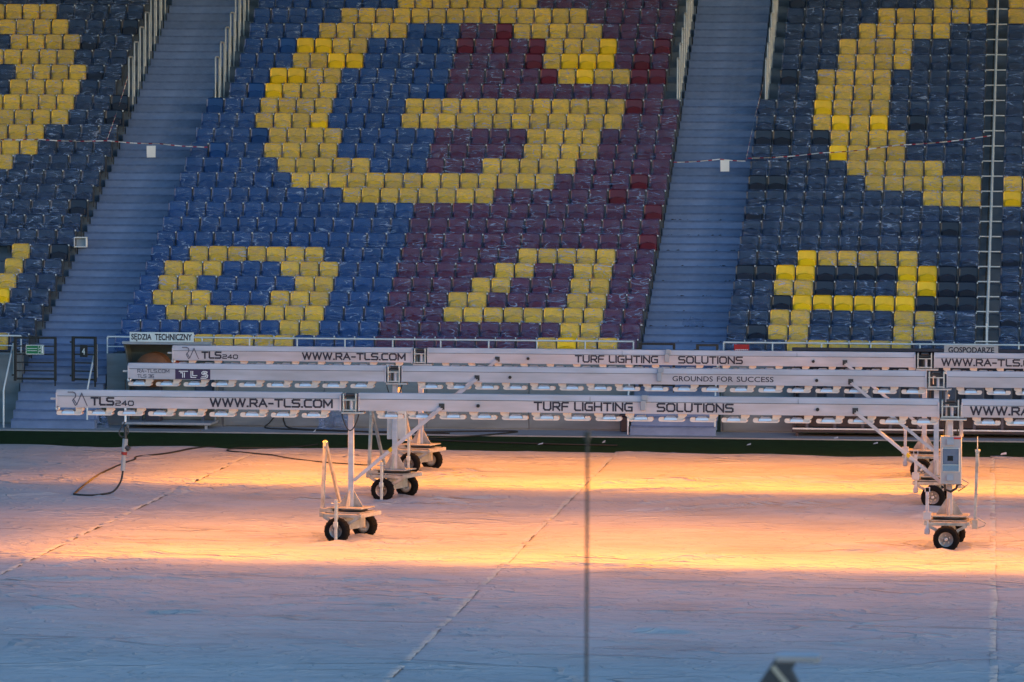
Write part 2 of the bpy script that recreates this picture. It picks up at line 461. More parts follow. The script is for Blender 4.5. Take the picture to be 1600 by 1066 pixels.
step_mesh = {}
def stairway(nm, x0, x1):
    e = tag(empty(nm, ((x0 + x1) / 2, 114.3, 0)), kind='structure')
    wd = x1 - x0
    cx, cy = (x0 + x1) / 2, 114.3
    for k in range(NROW):
        for h in (0, 1):
            yf = yrow(k) - .65 - .40 * (1 - h)
            rz = ztread(k) - (ztread(k - 1) if k else ztread(0) - .33)
            zt = ztread(k) - rz / 2 * (1 - h)
            if k == 0 and h == 0: continue
            b = MB(); b.mi = 0
            b.box(-wd / 2, wd / 2, 0, .44, -.24, 0)
            b.mi = 1
            b.box(-wd / 2 + .004, wd / 2 - .004, -.012, .03, -.035, .004)
            o = b.build('step', [M['step'], M['nosing']], e)
            o.location = (random.uniform(-.006, .006), yf - cy, zt)
    # flight from the gate down to the pitch
    n = 7
    zt0 = ztread(0)
    for i in range(n):
        zt = zt0 - (i + 1) * zt0 / (n + .0) + .0
        zt = max(zt, .0) + .035
        if i == n - 1: continue
        b = MB(); b.mi = 0
        yf = 114.48 - .27 * (i + 1)
        b.box(-wd / 2, wd / 2, 0, .30 if i else .36, -min(.3, zt - .002), 0)
        b.mi = 1
        b.box(-wd / 2 + .004, wd / 2 - .004, -.008, .02, -.03, .003)
        o = b.build('step', [M['step'], M['nosing']], e)
        o.location = (0, yf - cy, zt)
    return e
stairway('stairway_left', *ST_L)
stairway('stairway_right', *ST_M)

# unseen roof above the picture, added to shade the upper rows
b = MB(); b.box(-110, 90, 107.0, 152, 21.5, 22.1)
for i in range(12): b.box(-107 + i * 17, -106.4 + i * 17, 108, 152, 20.3, 21.5)
struct(MB().box(-110, 90, 139.5, 140.0, 8.0, 21.5), 'back_wall', mat('back_wall_panel', (.16, .18, .22), .7, var=.15, scale=.6))
struct(b, 'shade_roof', mat('shade_roof_sheet', (.16, .17, .20), .6))

# front walls of the stand, side cheeks of the openings
def wall(nm, x0, x1):
    b = MB()
    b.box(x0, x1, 114.22, 114.47, 0, 1.78)
    o = struct(b, nm, M['concrete'])
    return o
wall('wall_left', -60, ST_L[0] - .03)
wall('wall_middle', ST_L[1] + .03, ST_M[0] - .03)
wall('wall_right', ST_M[1] + .03, 40)
# cladding panels of the wall, divided by open joints
def panels(par, x0, x1, wpan):
    n = int((x1 - x0) / wpan)
    wp = (x1 - x0) / n
    b = MB(); b.box(.008, wp - .008, 0, .03, .06, 1.74, .006)
    me = b.mesh('panel', M['concrete'])
    for i in range(n):
        o = link('wall_panel', me, par); o.location = (x0 + i * wp, 114.188 + random.uniform(-.003, .003), 0)
panels(bpy.data.objects['wall_middle'], -20.0, -10.0, 2.4)
panels(bpy.data.objects['wall_left'], -30, -25.05, 2.4)
panels(bpy.data.objects['wall_right'], -7.8, -6.1, 1.7)

# ------------------------------------------------------------------ fleece covers on the pitch
rng = np.random.default_rng(5)
def nfun(seed, n, smin, smax, ax=1.0, ay=1.0):
    r = np.random.default_rng(seed)
    K = []
    for i in range(n):
        s = math.exp(r.uniform(math.log(smin), math.log(smax))); a = r.uniform(0, 2 * math.pi)
        K.append((math.cos(a) * ax * 2 * math.pi / s, math.sin(a) * ay * 2 * math.pi / s, r.uniform(0, 6.28), s))
    def f(X, Y):
        z = 0
        for kx, ky, ph, s in K: z = z + np.sin(X * kx + Y * ky + ph) / math.sqrt(n)
        return z
    return f
def seamx(i, Y):   # seam i between sheets i-1 and i
    base = {0: (-25.3, -.0165), 1: (-17.12, -.0165), 2: (-8.95, -.0187), 3: (-.75, -.0125), 4: (7.4, -.0125)}[i]
    return base[0] + base[1] * (Y - 64)
warp = nfun(90, 8, 3, 14)
FOLDS = [[(-9.07, 95.9), (-7.63, 96.62), (-5.78, 98.59), (-4.21, 99.19)], [(-7.95, 91.28), (-6.31, 92.73), (-4.38, 94.26)], [(-9.14, 98.05), (-7.17, 99.4), (-4.54, 100.53)], [(-15.8, 94.01), (-14.93, 95.94), (-14.24, 97.57)], [(-16.01, 95.27), (-15.18, 96.73), (-14.31, 98.07)], [(-8.12, 81.74), (-7.1, 81.55), (-6.23, 81.1)], [(-7.98, 93.08), (-6.93, 94.33), (-5.58, 95.17)], [(-16.59, 78.82), (-15.9, 80.08), (-15.28, 81.84)], [(-20.72, 92.59), (-20.31, 93.13), (-19.88, 93.52)], [(-16.29, 79.78), (-14.23, 80.1)], [(-16.87, 76.36), (-15.75, 76.63), (-14.75, 77.0)], [(-11.25, 77.1), (-9.88, 77.2)], [(-4.15, 84.42), (-3.48, 84.9)], [(-6.6, 82.22), (-5.25, 82.07)], [(-12.81, 93.07), (-11.85, 93.54), (-10.63, 94.05)], [(-5.08, 93.08), (-3.64, 94.7)], [(-15.51, 72.03), (-15.06, 72.29)], [(-13.63, 71.66), (-12.98, 71.94)], [(-6.01, 70.26), (-5.34, 70.19)], [(-8.42, 80.41), (-6.75, 80.1)], [(-3.05, 92.35), (-2.36, 94.59)], [(-17.43, 94.39), (-16.91, 95.13), (-16.12, 95.92)]]
_r = random.Random(3)
for rx_, ry_ in ((-12.48, 84.6), (-12.94, 93.7), (-13.36, 100.8), (-1.73, 84.6), (-2.19, 93.7), (-2.61, 100.8)):
    for sy_ in (-.6, .6):
        for q_ in range(7):
            a_ = _r.uniform(0, 2 * math.pi); l_ = _r.uniform(.7, 2.0)
            cx_, cy_ = rx_ - sy_ * .25, ry_ + sy_
            FOLDS.append([(cx_ + .3 * math.cos(a_), cy_ + .2 * math.sin(a_)), (cx_ + l_ * math.cos(a_), cy_ + l_ * 1.4 * math.sin(a_))])
def cover_sheet(i, label):
    ny, nx = 720, 64
    Ynear, Yfar = 34.0, 107.0
    t = np.linspace(0, 1, ny)[:, None]; u = np.linspace(0, 1, nx)[None, :]
    u = u * .9 + .1 * (u ** 3 * 0 + np.where(u > .95, .95 + (u - .95), u))   # even
    Yb = Ynear + (Yfar - Ynear) * t + 0 * u
    xl = seamx(i, Yb); xr = seamx(i + 1, Yb) + .10
    edge_w = .012 * warp(xr * 0 + 3 * i, Yb * 1.3)
    X = xl + (xr + edge_w - xl) * u
    far = .28 * nfun(200 + i, 6, 2.5, 9)(X, 0 * X) + .10 * nfun(210 + i, 5, .6, 2)(X, 0 * X)
    Y = Yb + far * t ** 8
    big = nfun(10 + i, 14, 1.6, 6, .6, 1.2)(X, Y)
    mid_ = nfun(30 + i, 16, .7, 2.2, .6, 1.2)(X, Y)
    cre = np.maximum(0, 1 - np.abs(nfun(50 + i, 12, 1.2, 7, .45, 1.3)(X, Y)) * 9) * (0.3 + .7 * (nfun(70 + i, 6, 3, 12)(X, Y) > .1))
    Z = .03 + .010 * big + .006 * mid_ + .028 * cre
    for ln in FOLDS:
        for (ax_, ay_), (bx_, by_) in zip(ln[:-1], ln[1:]):
            L2 = (bx_ - ax_) ** 2 + (by_ - ay_) ** 2
            tt = np.clip(((X - ax_) * (bx_ - ax_) + (Y - ay_) * (by_ - ay_)) / L2, 0, 1)
            d_ = np.hypot(X - ax_ - tt * (bx_ - ax_), Y - ay_ - tt * (by_ - ay_))
            Z = np.maximum(Z, .03 + .055 * np.clip(1 - d_ / .20, 0, 1))
    # hem on the right edge, lifting here and there
    dr = (1 - u) * 8.2
    lift = np.clip(nfun(120 + i, 14, .5, 3.0)(0 * X, Y) * 1.0, 0, 2)
    Z = Z + np.exp(-((dr - .16) / .09) ** 2) * .004 + np.exp(-(dr / .10) ** 2) * (.002 + .018 * lift)
    # weld line in the middle of the sheet
    Z = Z + np.exp(-((u - .5) * 8.2 / .05) ** 2) * .012
    # far edge drapes to the turf
    Z = np.where(t > .985, Z * .6 + .004, Z)
    Z = np.maximum(Z, .008) + .0025 * (4 - i)
    vs = np.stack([X, Y, Z], -1).reshape(-1, 3)
    idx = np.arange(ny * nx).reshape(ny, nx)
    f = np.stack([idx[:-1, :-1], idx[:-1, 1:], idx[1:, 1:], idx[1:, :-1]], -1).reshape(-1, 4)
    me = bpy.data.meshes.new('pitch_cover')
    me.from_pydata(vs.tolist(), [], f.tolist())
    me.materials.append(M['cover'])
    me.polygons.foreach_set('use_smooth', [True] * len(f))
    o = link('pitch_cover', me)
    md = o.modifiers.new('cloth', 'SOLIDIFY'); md.thickness = .004; md.offset = 1
    tag(o, label, 'pitch cover', 'fleece covers laid over the pitch')
cover_sheet(0, 'white fleece pitch cover at the far left, under the cable loop')
cover_sheet(1, 'white fleece pitch cover under the left wheels of the lamp rigs')
cover_sheet(2, 'white fleece pitch cover under the right wheels of the lamp rigs')
cover_sheet(3, 'narrow visible strip of white fleece cover along the right picture edge')

# ------------------------------------------------------------------ lamp rigs
def lamp_light():
    """downlight with the broad throw of a turf lamp, stronger to one side (photometric curve of the reflector)"""
    ld = bpy.data.lights.new('sodium_lamp', 'POINT')
    ld.energy = LAMP_POWER
    ld.color = (1.0, .30, .0)
    ld.shadow_soft_size = .07
    ld.use_nodes = True
    n = ld.node_tree.nodes; l = ld.node_tree.links
    em = n['Emission']
    tc = n.new('ShaderNodeTexCoord')
    sp = n.new('ShaderNodeSeparateXYZ'); l.new(tc.outputs['Normal'], sp.inputs[0])
    def mth(op, a, c=None, d=None):
        x = n.new('ShaderNodeMath'); x.operation = op
        for i, q in enumerate((a, c, d)):
            if q is None: continue
            if isinstance(q, (int, float)): x.inputs[i].default_value = q
            else: l.new(q, x.inputs[i])
        return x.outputs[0]
    dz = mth('MULTIPLY', sp.outputs['Z'], -1.0)
    down = mth('GREATER_THAN', dz, .02)
    u = mth('DIVIDE', mth('MULTIPLY', sp.outputs['Y'], -1.0), mth('MAXIMUM', dz, .02))     # towards -Y positive
    fac = mth('DIVIDE', mth('ADD', u, 10.0), 20.0)
    rp = n.new('ShaderNodeValToRGB'); cr = rp.color_ramp; cr.interpolation = 'LINEAR'
    prof = [(-9, .0), (-4.2, .05), (-3.3, .10), (-2.5, .30), (-1.3, .54), (0, .62), (.7, .72), (1.2, .84), (1.85, .84), (2.1, .5), (2.45, .18), (3.2, .08), (6.0, .025), (9, 0)]
    cr.elements[0].position = 0; cr.elements[0].color = (0, 0, 0, 1)
    cr.elements[1].position = 1; cr.elements[1].color = (0, 0, 0, 1)
    for uu, vv in prof:
        e = cr.elements.new((uu + 10) / 20); e.color = (vv, vv, vv, 1)
    l.new(fac, rp.inputs[0])
    g = mth('MULTIPLY', mth('MULTIPLY', rp.outputs[0], mth('ADD', mth('MULTIPLY', u, u), 1.0)), down)
    ux = mth('DIVIDE', mth('ABSOLUTE', sp.outputs['X']), mth('MAXIMUM', dz, .02))
    sx = n.new('ShaderNodeMapRange'); sx.interpolation_type = 'SMOOTHSTEP'
    for k_, v_ in (('From Min', 1.0), ('From Max', 4.5), ('To Min', 1.0), ('To Max', .04)): sx.inputs[k_].default_value = v_
    l.new(ux, sx.inputs['Value'])
    g = mth('MULTIPLY', g, sx.outputs[0])
    l.new(g, em.inputs['Strength'])
    return ld
LIGHT = lamp_light()

LZ = 2.225        # underside of the lamp trays
def lamp_meshes(flip):
    s = -1 if flip else 1          # +1: bracket on the right
    def X(x): return x if s > 0 else .50 - x
    def pr(b, pts, y0, y1): b.prism([(X(x), z) for x, z in pts], y0, y1, 'y')
    b = MB()
    # long tray with turned-up round ends, open in the middle
    pr(b, [(.0, .03), (.02, .004), (.06, 0), (.43, 0), (.465, .015), (.47, .05), (.45, .05), (.44, .024), (.06, .024), (.03, .04)], -.10, .10)
    # stepped hanger up to the beam
    pr(b, [(.325, .024), (.44, .024), (.455, .06), (.50, .10), (.50, .137), (.35, .137), (.35, .075), (.325, .06)], -.055, .055)
    tray = b.mesh('lamp', M['cream'])
    b = MB()
    pr(b, [(.0, .032), (.03, .012), (.095, .024), (.10, .07), (.085, .08), (.02, .078), (.004, .06)], -.085, .085)
    cap = b.mesh('end_cap', M['cream'])
    # faceted reflector back
    b = MB()
    def ring(x0, x1, y, z): return [(X(x0), -y, z), (X(x1), -y, z), (X(x1), y, z), (X(x0), y, z)]
    vs = ring(.10, .335, .098, .025) + ring(.112, .325, .09, .066) + ring(.15, .29, .055, .10)
    b.add(vs, [(0, 1, 5, 4), (1, 2, 6, 5), (2, 3, 7, 6), (3, 0, 4, 7), (4, 5, 9, 8), (5, 6, 10, 9), (6, 7, 11, 10), (7, 4, 8, 11), (8, 9, 10, 11)])
    ref = b.mesh('reflector', M['alu'])
    b = MB(); b.cyl((X(.14), 0, -.012), (X(.30), 0, -.012), .012, 8)
    return tray, cap, ref
LAMPS = {False: lamp_meshes(False), True: lamp_meshes(True)}

TOPZ, SEAMZ, BOTZ = 2.68, 2.575, 2.365
def beam(parent, x0, x1, notches=True):
    b = MB()
    pts = [(-.13, BOTZ), (.13, BOTZ), (.13, SEAMZ), (.095, TOPZ), (-.095, TOPZ), (-.13, SEAMZ)]
    b.prism(pts, x0, x1, 'x')
    o = b.build('beam', M['paint'], parent)
    # folded lip at the seam and end flanges
    c = MB()
    c.box(x0 + .01, x1 - .01, -.134, -.128, SEAMZ - .006, SEAMZ + .002)
    c.build('seam_lip', M['darkgrey'], o)
    for xx in (x0, x1):
        s = 1 if xx == x0 else -1
        c = MB(); c.box(xx - .004 * s, xx + .02 * s, -.14, .14, BOTZ - .012, TOPZ - .05, .004)
        c.build('end_flange', M['paint'], o)
    return o

def joint(parent, x, w_):
    """hinged coupling between beam sections above a leg"""
    b = MB()
    for sx in (-1, 1):
        b.box(x + sx * (w_ / 2 + .012) - .012, x + sx * (w_ / 2 + .012) + .012, -.15, .15, BOTZ - .02, TOPZ - .01, .004)
    b.box(x - w_ / 2 - .03, x + w_ / 2 + .03, -.16, -.135, SEAMZ - .03, SEAMZ - .01)
    b.box(x - w_ / 2 - .03, x + w_ / 2 + .03, -.16, -.135, BOTZ - .005, BOTZ + .018)
    b.box(x - w_ / 2 - .05, x + w_ / 2 + .16, -.15, .15, BOTZ - .06, BOTZ - .025, .005)
    o = b.build('coupling', M['galv'], parent)
    b = MB()
    b.cyl((x - .03, -.10, BOTZ), (x - .03, -.10, SEAMZ - .02), .022, 10)
    b.build('hinge_pin', M['black'], o)
    b = MB()
    b.cyl((x + .03, -.11, BOTZ), (x + .03, -.11, SEAMZ - .02), .03, 10)
    b.build('hinge_barrel', M['paint'], o)
    b = MB()
    b.box(x - w_ / 2, x + w_ / 2 - .02, -.10, .10, SEAMZ + .01, SEAMZ + .045, .006)
    b.cyl((x - .07, -.09, SEAMZ + .075), (x + .08, -.09, SEAMZ + .075), .03, 10)
    b.build('winch', M['darkgrey'], o)
    return o

def carriage(parent, x, rot, tow_side, jack, tow_tall=1.25):
    """wheeled undercarriage at the foot of a leg; tow_side -1 left, +1 right"""
    MT = Matrix.Translation((x, 0, 0)) @ Matrix.Rotation(rot, 4, 'Z')
    b = MB(); b.M = MT
    # frame: two side members, cross members, deck
    b.box(-.36, .34, -.42, -.36, .455, .515, .006); b.box(-.36, .34, .36, .42, .455, .515, .006)
    b.box(-.42, -.36, -.44, .44, .46, .53, .006); b.box(.34, .40, -.44, .44, .46, .53, .006)
    b.box(-.34, .33, -.34, .34, .53, .545)
    b.bar((-.36, -.40, .46), (-.05, -.40, .30), .04, .05); b.bar((.34, -.40, .46), (.05, -.40, .30), .04, .05)
    b.box(-.06, .06, -.50, .50, .22, .44)           # axle carrier
    car = b.build('carriage', M['worn'], parent)
    b = MB(); b.M = MT
    b.lathe((0, 0, .552), (0, 0, 1), [(.02, 0), (.30, 0), (.30, .045), (.02, .045)], 20)
    b.build('turntable', M['black'], car)
    b = MB(); b.M = MT
    b.box(-.34, .34, -.30, .30, .60, .622, .004)
    for sx in (-1, 1):
        b.prism([(sx * .055, .622), (sx * .24, .622), (sx * .055, .92)], -.012, .012, 'y')
    for sy in (-1, 1):
        b.prism([(sy * .055, .622), (sy * .22, .622), (sy * .055, .92)], -.012, .012, 'x')
    b.build('leg_foot', M['worn'], car)
    # tow bar folded upright
    b = MB(); b.M = MT
    tx = tow_side * .47
    top = Vector((tx + tow_side * .02, -.05, .55 + tow_tall))
    if tow_side < 0:
        b.bar((tx, -.22, .48), top, .055, .055); b.bar((tx + .08, .42, .55), top, .05, .05)
        b.box(tx - .04, tx + .22, -.27, -.17, .44, .60, .005)
    else:
        b.bar((tx, -.22, .48), top - Vector((0, 0, .0)), .05, .05)
        b.box(tx - .05, tx + .05, -.28, -.16, .40, .56, .005)
        b.tube([(tx + .02, -.24, .40), (tx + .16, -.26, .45), (tx + .20, -.26, .50), (tx + .05, -.24, .58)], .012, 6)
    b.build('tow_bar', M['worn'], car)
    b = MB(); b.M = MT
    b.bar(top - Vector((0, 0, .30)), top - Vector((0, 0, .02)), .06, .06)
    b.cyl(top + Vector((-.04, 0, -.03)), top + Vector((.05, 0, -.03)), .022, 8)
    b.cyl(top + Vector((0, -.05, -.10)), top + Vector((0, .05, -.10)), .018, 8)
    if tow_side > 0: b.cyl(top, top + Vector((0, 0, .22)), .010, 6)
    b.build('tow_hitch', M['galv'], car)
    # jack leg
    b = MB(); b.M = MT
    jx, jy, down_ = jack
    zb = .035 if down_ else .28
    b.box(jx - .028, jx + .028, jy - .028, jy + .028, zb + .015, (.80 if down_ else 1.05), .004)
    b.box(jx - .045, jx + .045, jy - .045, jy + .045, .30, .40, .006)
    if down_:
        b.lathe((jx, jy, .033), (0, 0, 1), [(.002, 0), (.10, 0), (.10, .014), (.002, .02)], 14)
        b.cyl((jx - .09, jy - .03, .73), (jx + .09, jy - .03, .73), .01, 6)
    else:
        b.tube([(jx - .04, jy, 1.05), (jx - .04, jy, 1.13), (jx + .04, jy, 1.13), (jx + .04, jy, 1.05)], .01, 6)
        b.box(jx - .07, jx + .07, jy - .06, jy + .06, .56, .70, .006)
    b.build('jack', M['galv'] if down_ else M['paint'], car)
    # wheels
    for sy in (-1, 1):
        c = MT @ Vector((0, sy * .60, .235)); ax = (MT.to_3x3() @ Vector((0, sy, 0)))
        b = MB()
        b.lathe(c, ax, [(.13, -.085), (.19, -.095), (.222, -.07), (.232, -.03), (.232, .03), (.222, .07), (.19, .095), (.13, .085)], 28)
        # tread blocks
        a_ = ax.orthogonal().normalized(); bb = ax.cross(a_)
        for i in range(18):
            t = 2 * math.pi * i / 18
            o_ = a_ * math.cos(t) + bb * math.sin(t)
            b.cyl(c + o_ * .228 - ax * .06, c + o_ * .228 + ax * .06, .010, 5)
        wh = b.build('wheel', M['rubber'], parent)
        b = MB()
        b.lathe(c, ax, [(.02, .02), (.125, .03), (.135, .075), (.132, -.06), (.02, -.04)], 20)
        b.lathe(c, ax, [(.004, .02), (.035, .02), (.035, .075), (.004, .08)], 10)
        for i in range(5):
            t = 2 * math.pi * i / 5 + .3
            o_ = a_ * math.cos(t) + bb * math.sin(t)
            b.cyl(c + o_ * .07 + ax * .03, c + o_ * .07 + ax * .045, .014, 6)
        b.build('rim', M['rim'], wh)
    return car

def logo_RA(x0, x1, z0, z1, y, parent):
    W, H = x1 - x0, z1 - z0
    P = lambda u, v: (x0 + u * W, z0 + v * H)
    ls = [[P(0, 1), P(.26, 1), P(.36, .93), P(.40, .80), P(.38, .62), P(.28, .48), P(.24, .38), P(.38, .02)],
          [P(.30, .46), P(.46, .08), P(.38, .02)], [P(.46, .08), P(.72, .92), P(1.0, .02)]]
    stroke_part('logo', ls, .018, y, M['inkgrey'], parent)

def make_rig(x0, y0, label, kind, lit, cab_right, cab_left):
    rig = empty('lamp_rig', (x0, y0, 0))
    tag(rig, label, 'lamp rig', 'mobile turf lighting rigs on the pitch')
    S = 10.75
    bl = beam(rig, -5.385, -.17); bc = beam(rig, .15, S - .20); br = beam(rig, S + .20, S + 5.40)
    joint(rig, -.01, .20); joint(rig, S + .0, .26)
    fy = -.1305
    if kind == 'big':
        logo_RA(-5.16, -4.81, 2.40, 2.645, fy, bl)
        techno('TLS', -4.745, -4.31, 2.405, 2.562, fy, M['ink'], bl, .034)
        techno('240', -4.29, -3.95, 2.405, 2.502, fy, M['ink'], bl, .020)
        techno('WWW.RA-TLS.COM', -2.56, -.315, 2.405, 2.562, fy, M['ink'], bl, .032)
        techno('TURF LIGHTING', 3.32, 5.10, 2.40, 2.562, fy, M['ink'], bc, .030)
        techno('SOLUTIONS', 5.53, 6.905, 2.40, 2.562, fy, M['ink'], bc, .030)
        techno('WWW.RA-TLS.COM', 11.10, 13.35, 2.405, 2.562, fy, M['ink'], br, .032)
    else:
        techno('RA-TLS.COM', -5.19, -4.54, 2.49, 2.567, fy, M['inkgrey'], bl, .012)
        techno('TLS 36', -5.19, -4.85, 2.39, 2.462, fy, M['inkgrey'], bl, .012)
        c = MB(); c.box(-4.42, -3.71, fy - .003, fy + .001, 2.372, 2.568); pl = c.build('nameplate', M['purple'], bl)
        q = fy - .0035
        def T_(x): return [[(x, 2.53), (x + .17, 2.53)], [(x + .03, 2.50), (x + .07, 2.50), (x + .07, 2.41)], [(x + .105, 2.50), (x + .105, 2.41)]]
        def L_(x): return [[(x, 2.53), (x, 2.41), (x + .10, 2.41)], [(x + .035, 2.53), (x + .035, 2.445), (x + .12, 2.445)]]
        def S_(x): return [[(x + .13, 2.515), (x + .10, 2.53), (x + .05, 2.53), (x + .02, 2.51), (x + .02, 2.485), (x + .05, 2.465), (x + .09, 2.46), (x + .11, 2.445), (x + .10, 2.425), (x + .02, 2.425)],
                           [(x + .12, 2.50), (x + .06, 2.505), (x + .055, 2.49), (x + .11, 2.48), (x + .14, 2.45), (x + .13, 2.41), (x + .10, 2.395), (x, 2.395)]]
        for q_, g_ in (('T', T_(-4.34)), ('L', L_(-4.10)), ('S', S_(-3.90))): stroke_part('nameplate_letter', g_, .014, q, M['white'], bl)
        for w_, a_, c_ in (('GROUNDS', 5.55, 6.35), ('FOR', 6.43, 6.75), ('SUCCESS', 6.82, 7.55)): text_part(w_, a_, c_, 2.43, 2.535, fy, M['ink'], bc, .010)
    # knobs, sensor box and lock on the face
    for xx in (2.32, 8.40):
        c = MB(); c.cyl((xx, fy + .002, 2.475), (xx, fy - .03, 2.475), .032, 12); c.build('knob', M['black'], bc)
    c = MB(); c.box(5.245, 5.335, fy - .05, fy, 2.425, 2.60, .008); c.box(5.26, 5.37, fy - .03, fy, 2.60, 2.70, .008); c.build('sensor_box', M['cabinet'], bc)
    for xx in (4.33, 8.05) if kind == 'big' else ():
        c = MB(); c.box(xx, xx + .006, fy - .001, fy + .002, SEAMZ, TOPZ - .02); c.build('joint_line', M['darkgrey'], bc)
    # beam end fitting
    c = MB()
    c.box(-5.50, -5.385, -.06, .0, 2.50, 2.535, .006)
    c.build('end_handle', M['cream'], bl)
    c = MB()
    c.lathe((-5.36, -.10, 2.345), (0, 1, 0), [(.004, -.03), (.045, -.03), (.045, .03), (.004, .03)], 12)
    c.bar((-5.37, -.11, 2.345), (-5.38, -.11, 2.46), .02, .03)
    c.build('end_roller', M['galv'], bl)
    # lamps
    pos = [(-5.385 + .562 * i, False) for i in range(9)]
    pos += [(.46 + .563 * i, True) for i in range(9)] + [(.46 + .563 * i + .03, False) for i in range(9, 18)]
    pos += [(S + .39 + .562 * i, True) for i in range(9)]
    for (x, flip) in pos:
        tr, cp, rf = LAMPS[flip]
        la = link('lamp', tr, rig); la.location = (x, 0, LZ)
        o = link('end_cap', cp, la)
        o = link('reflector', rf, la); o.rotation_euler = (0, random.uniform(-.02, .02), 0)
        if lit:
            lo = bpy.data.objects.new('bulb_light', LIGHT); COL.objects.link(lo); lo.parent = la
            lo.location = (.25, 0, -.05)
    # legs and braces
    for xx in (0, S):
        b = MB(); b.box(xx - .05, xx + .05, -.05, .05, .62, BOTZ - .055, .006)
        b.build('leg', M['paint'], rig)
    for xa, za, xb, zb in ((.06, 1.10, 1.66, 2.44), (S - .06, 1.12, S - 1.68, 2.44)):
        b = MB(); b.bar((xa, -.05, za), (xb, -.155, zb), .03, .06)
        br_ = b.build('brace', M['paint'], rig)
        c = MB(); c.cyl((xb, -.125, zb + .01), (xb, -.19, zb + .01), .022, 8); c.box(xb - .05, xb + .05, -.142, -.128, zb - .04, zb + .07)
        c.build('brace_pin', M['darkgrey'], br_)
        d = .42
        px_, pz_ = xa + (xb - xa) * d, za + (zb - za) * d
        c = MB(); c.bar((px_ - .03 * (1 if xb > xa else -1), -.05 - .105 * d, pz_ - .025), (px_ + .03 * (1 if xb > xa else -1), -.05 - .105 * d, pz_ + .025), .034, .066)
        c.build('warning_mark', M['yellowpaint'], br_)
    carriage(rig, 0, R(-16), -1, (.02, -.68, True))
    carriage(rig, S, R(-4), 1, (-.36, -.40, False))
    # cables looping under the joint
    b = MB()
    for sx, dp in ((-.17, .32), (.02, .0)):
        if dp: b.tube([(-.16 + .32 * t, -.10 - .04 * math.sin(t * 3.1), BOTZ - .04 - dp * math.sin(math.pi * t) ** .8) for t in [i / 14 for i in range(15)]], .011, 6)
    b.build('cable_loop', M['cable'], rig)
    b = MB()
    b.tube([(S - .09, -.03, BOTZ - .03), (S - .11, -.04, 1.9), (S - .09, -.05, 1.55)], .014, 6)
    b.tube([(S + .12, -.03, BOTZ - .03), (S + .13, -.02, 2.0), (S + .10, 0, 1.6)], .011, 6)
    b.build('leg_cable', M['cable'], rig)
    if cab_right:
        b = MB(); b.box(S - .17, S + .21, -.28, -.055, 1.18, 2.03, .012)
        cb = b.build('control_cabinet', M['cabinet'], rig)
        b = MB(); b.box(S - .14, S + .175, -.292, -.278, 1.40, 1.83, .004); b.build('door_frame', M['galv'], cb)
        b = MB(); b.box(S - .125, S + .16, -.297, -.290, 1.535, 1.815); b.build('display_window', mat('window_blue', (.20, .26, .36), .12, .6), cb)
        b = MB(); b.box(S - .04, S + .06, -.302, -.296, 1.60, 1.69, .002); b.build('display', M['screen'], cb)
        b = MB(); b.box(S - .125, S + .16, -.297, -.290, 1.415, 1.525); b.build('kick_plate', mat('mirror_plate', (.75, .76, .78), .12, 1.0, var=.03), cb)
        for zz in (1.24, 1.875):
            b = MB(); b.prism([(-.285, zz), (-.33, zz + .01), (-.30, zz + .11), (-.285, zz + .11)], S - .05, S + .07, 'x'); b.build('vent_hood', M['cabinet'], cb)
        b = MB(); b.box(S + .07, S + .20, -.2835, -.279, 1.985, 2.015); b.build('warning_label', M['red'], cb)
        b = MB(); b.tube([(S - .09, -.12, 1.19), (S - .08, -.14, 1.08), (S + .02, -.15, 1.04), (S + .12, -.14, 1.10), (S + .14, -.12, 1.19)], .022, 7)
        b.tube([(S + .15, -.12, 1.05), (S + .28, -.12, 1.13), (S + .20, -.12, 1.17), (S + .12, -.12, 1.15)], .01, 6)
        b.build('cabinet_cable', M['cable'], cb)
    # slim post beside the right leg
    b = MB(); b.box(S + .17, S + .225, .10, .155, 2.0, 2.27, .004); b.build('spare_tube', M['paint'], rig)
    if cab_left:
        b = MB(); b.box(-.17, .21, .06, .30, 1.20, 2.02, .012); b.build('control_cabinet', M['cream'], rig)
    return rig

make_rig(-12.48, 84.60, 'nearest lit turf lamp rig with grey cabinet on its right leg', 'big', True, True, False)
make_rig(-12.94, 93.70, 'unlit middle turf lamp rig with dark purple name plate', 'small', False, False, True)
make_rig(-13.36, 100.80, 'rearmost lit turf lamp rig, closest to the stand', 'big', True, False, False)

# ------------------------------------------------------------------ seats
def rounded(wd, z0, z1, rt, rb, n=4, arch=0.0):
    pts = []
    def arc(cx, cz, r, a0, a1):
        for i in range(n + 1):
            a = a0 + (a1 - a0) * i / n
            pts.append((cx + r * math.cos(a), cz + r * math.sin(a)))
    h = wd / 2
    arc(h - rt, z1 - rt, rt, 0, math.pi / 2)
    if arch: pts.append((0, z1 + arch))
    arc(-h + rt, z1 - rt, rt, math.pi / 2, math.pi)
    arc(-h + rb, z0 + rb, rb, math.pi, 1.5 * math.pi)
    arc(h - rb, z0 + rb, rb, 1.5 * math.pi, 2 * math.pi)
    return pts
def lean(b, f):
    b.v = [(x, y + f * z, z) for x, y, z in b.v]
    return b
def seat_back(m):
    b = MB()
    o = rounded(.462, -.42, 0, .065, .04)
    n = len(o)
    inner = [(x * .90, -.21 + (z + .21) * .88) for x, z in o]
    vs = [(x, 0.0, z) for x, z in o] + [(x, .014, z) for x, z in inner] + [(x, .035, z) for x, z in o]
    vs[:n] = [(x, -.004, z) for x, z in o]
    fs = [(i, (i + 1) % n, n + (i + 1) % n, n + i) for i in range(n)] + [tuple(range(n, 2 * n))]
    fs += [(i, 2 * n + i, 2 * n + (i + 1) % n, (i + 1) % n) for i in range(n)] + [tuple(range(3 * n - 1, 2 * n - 1, -1))]
    b.add(vs, fs)
    lean(b, .16)
    return b
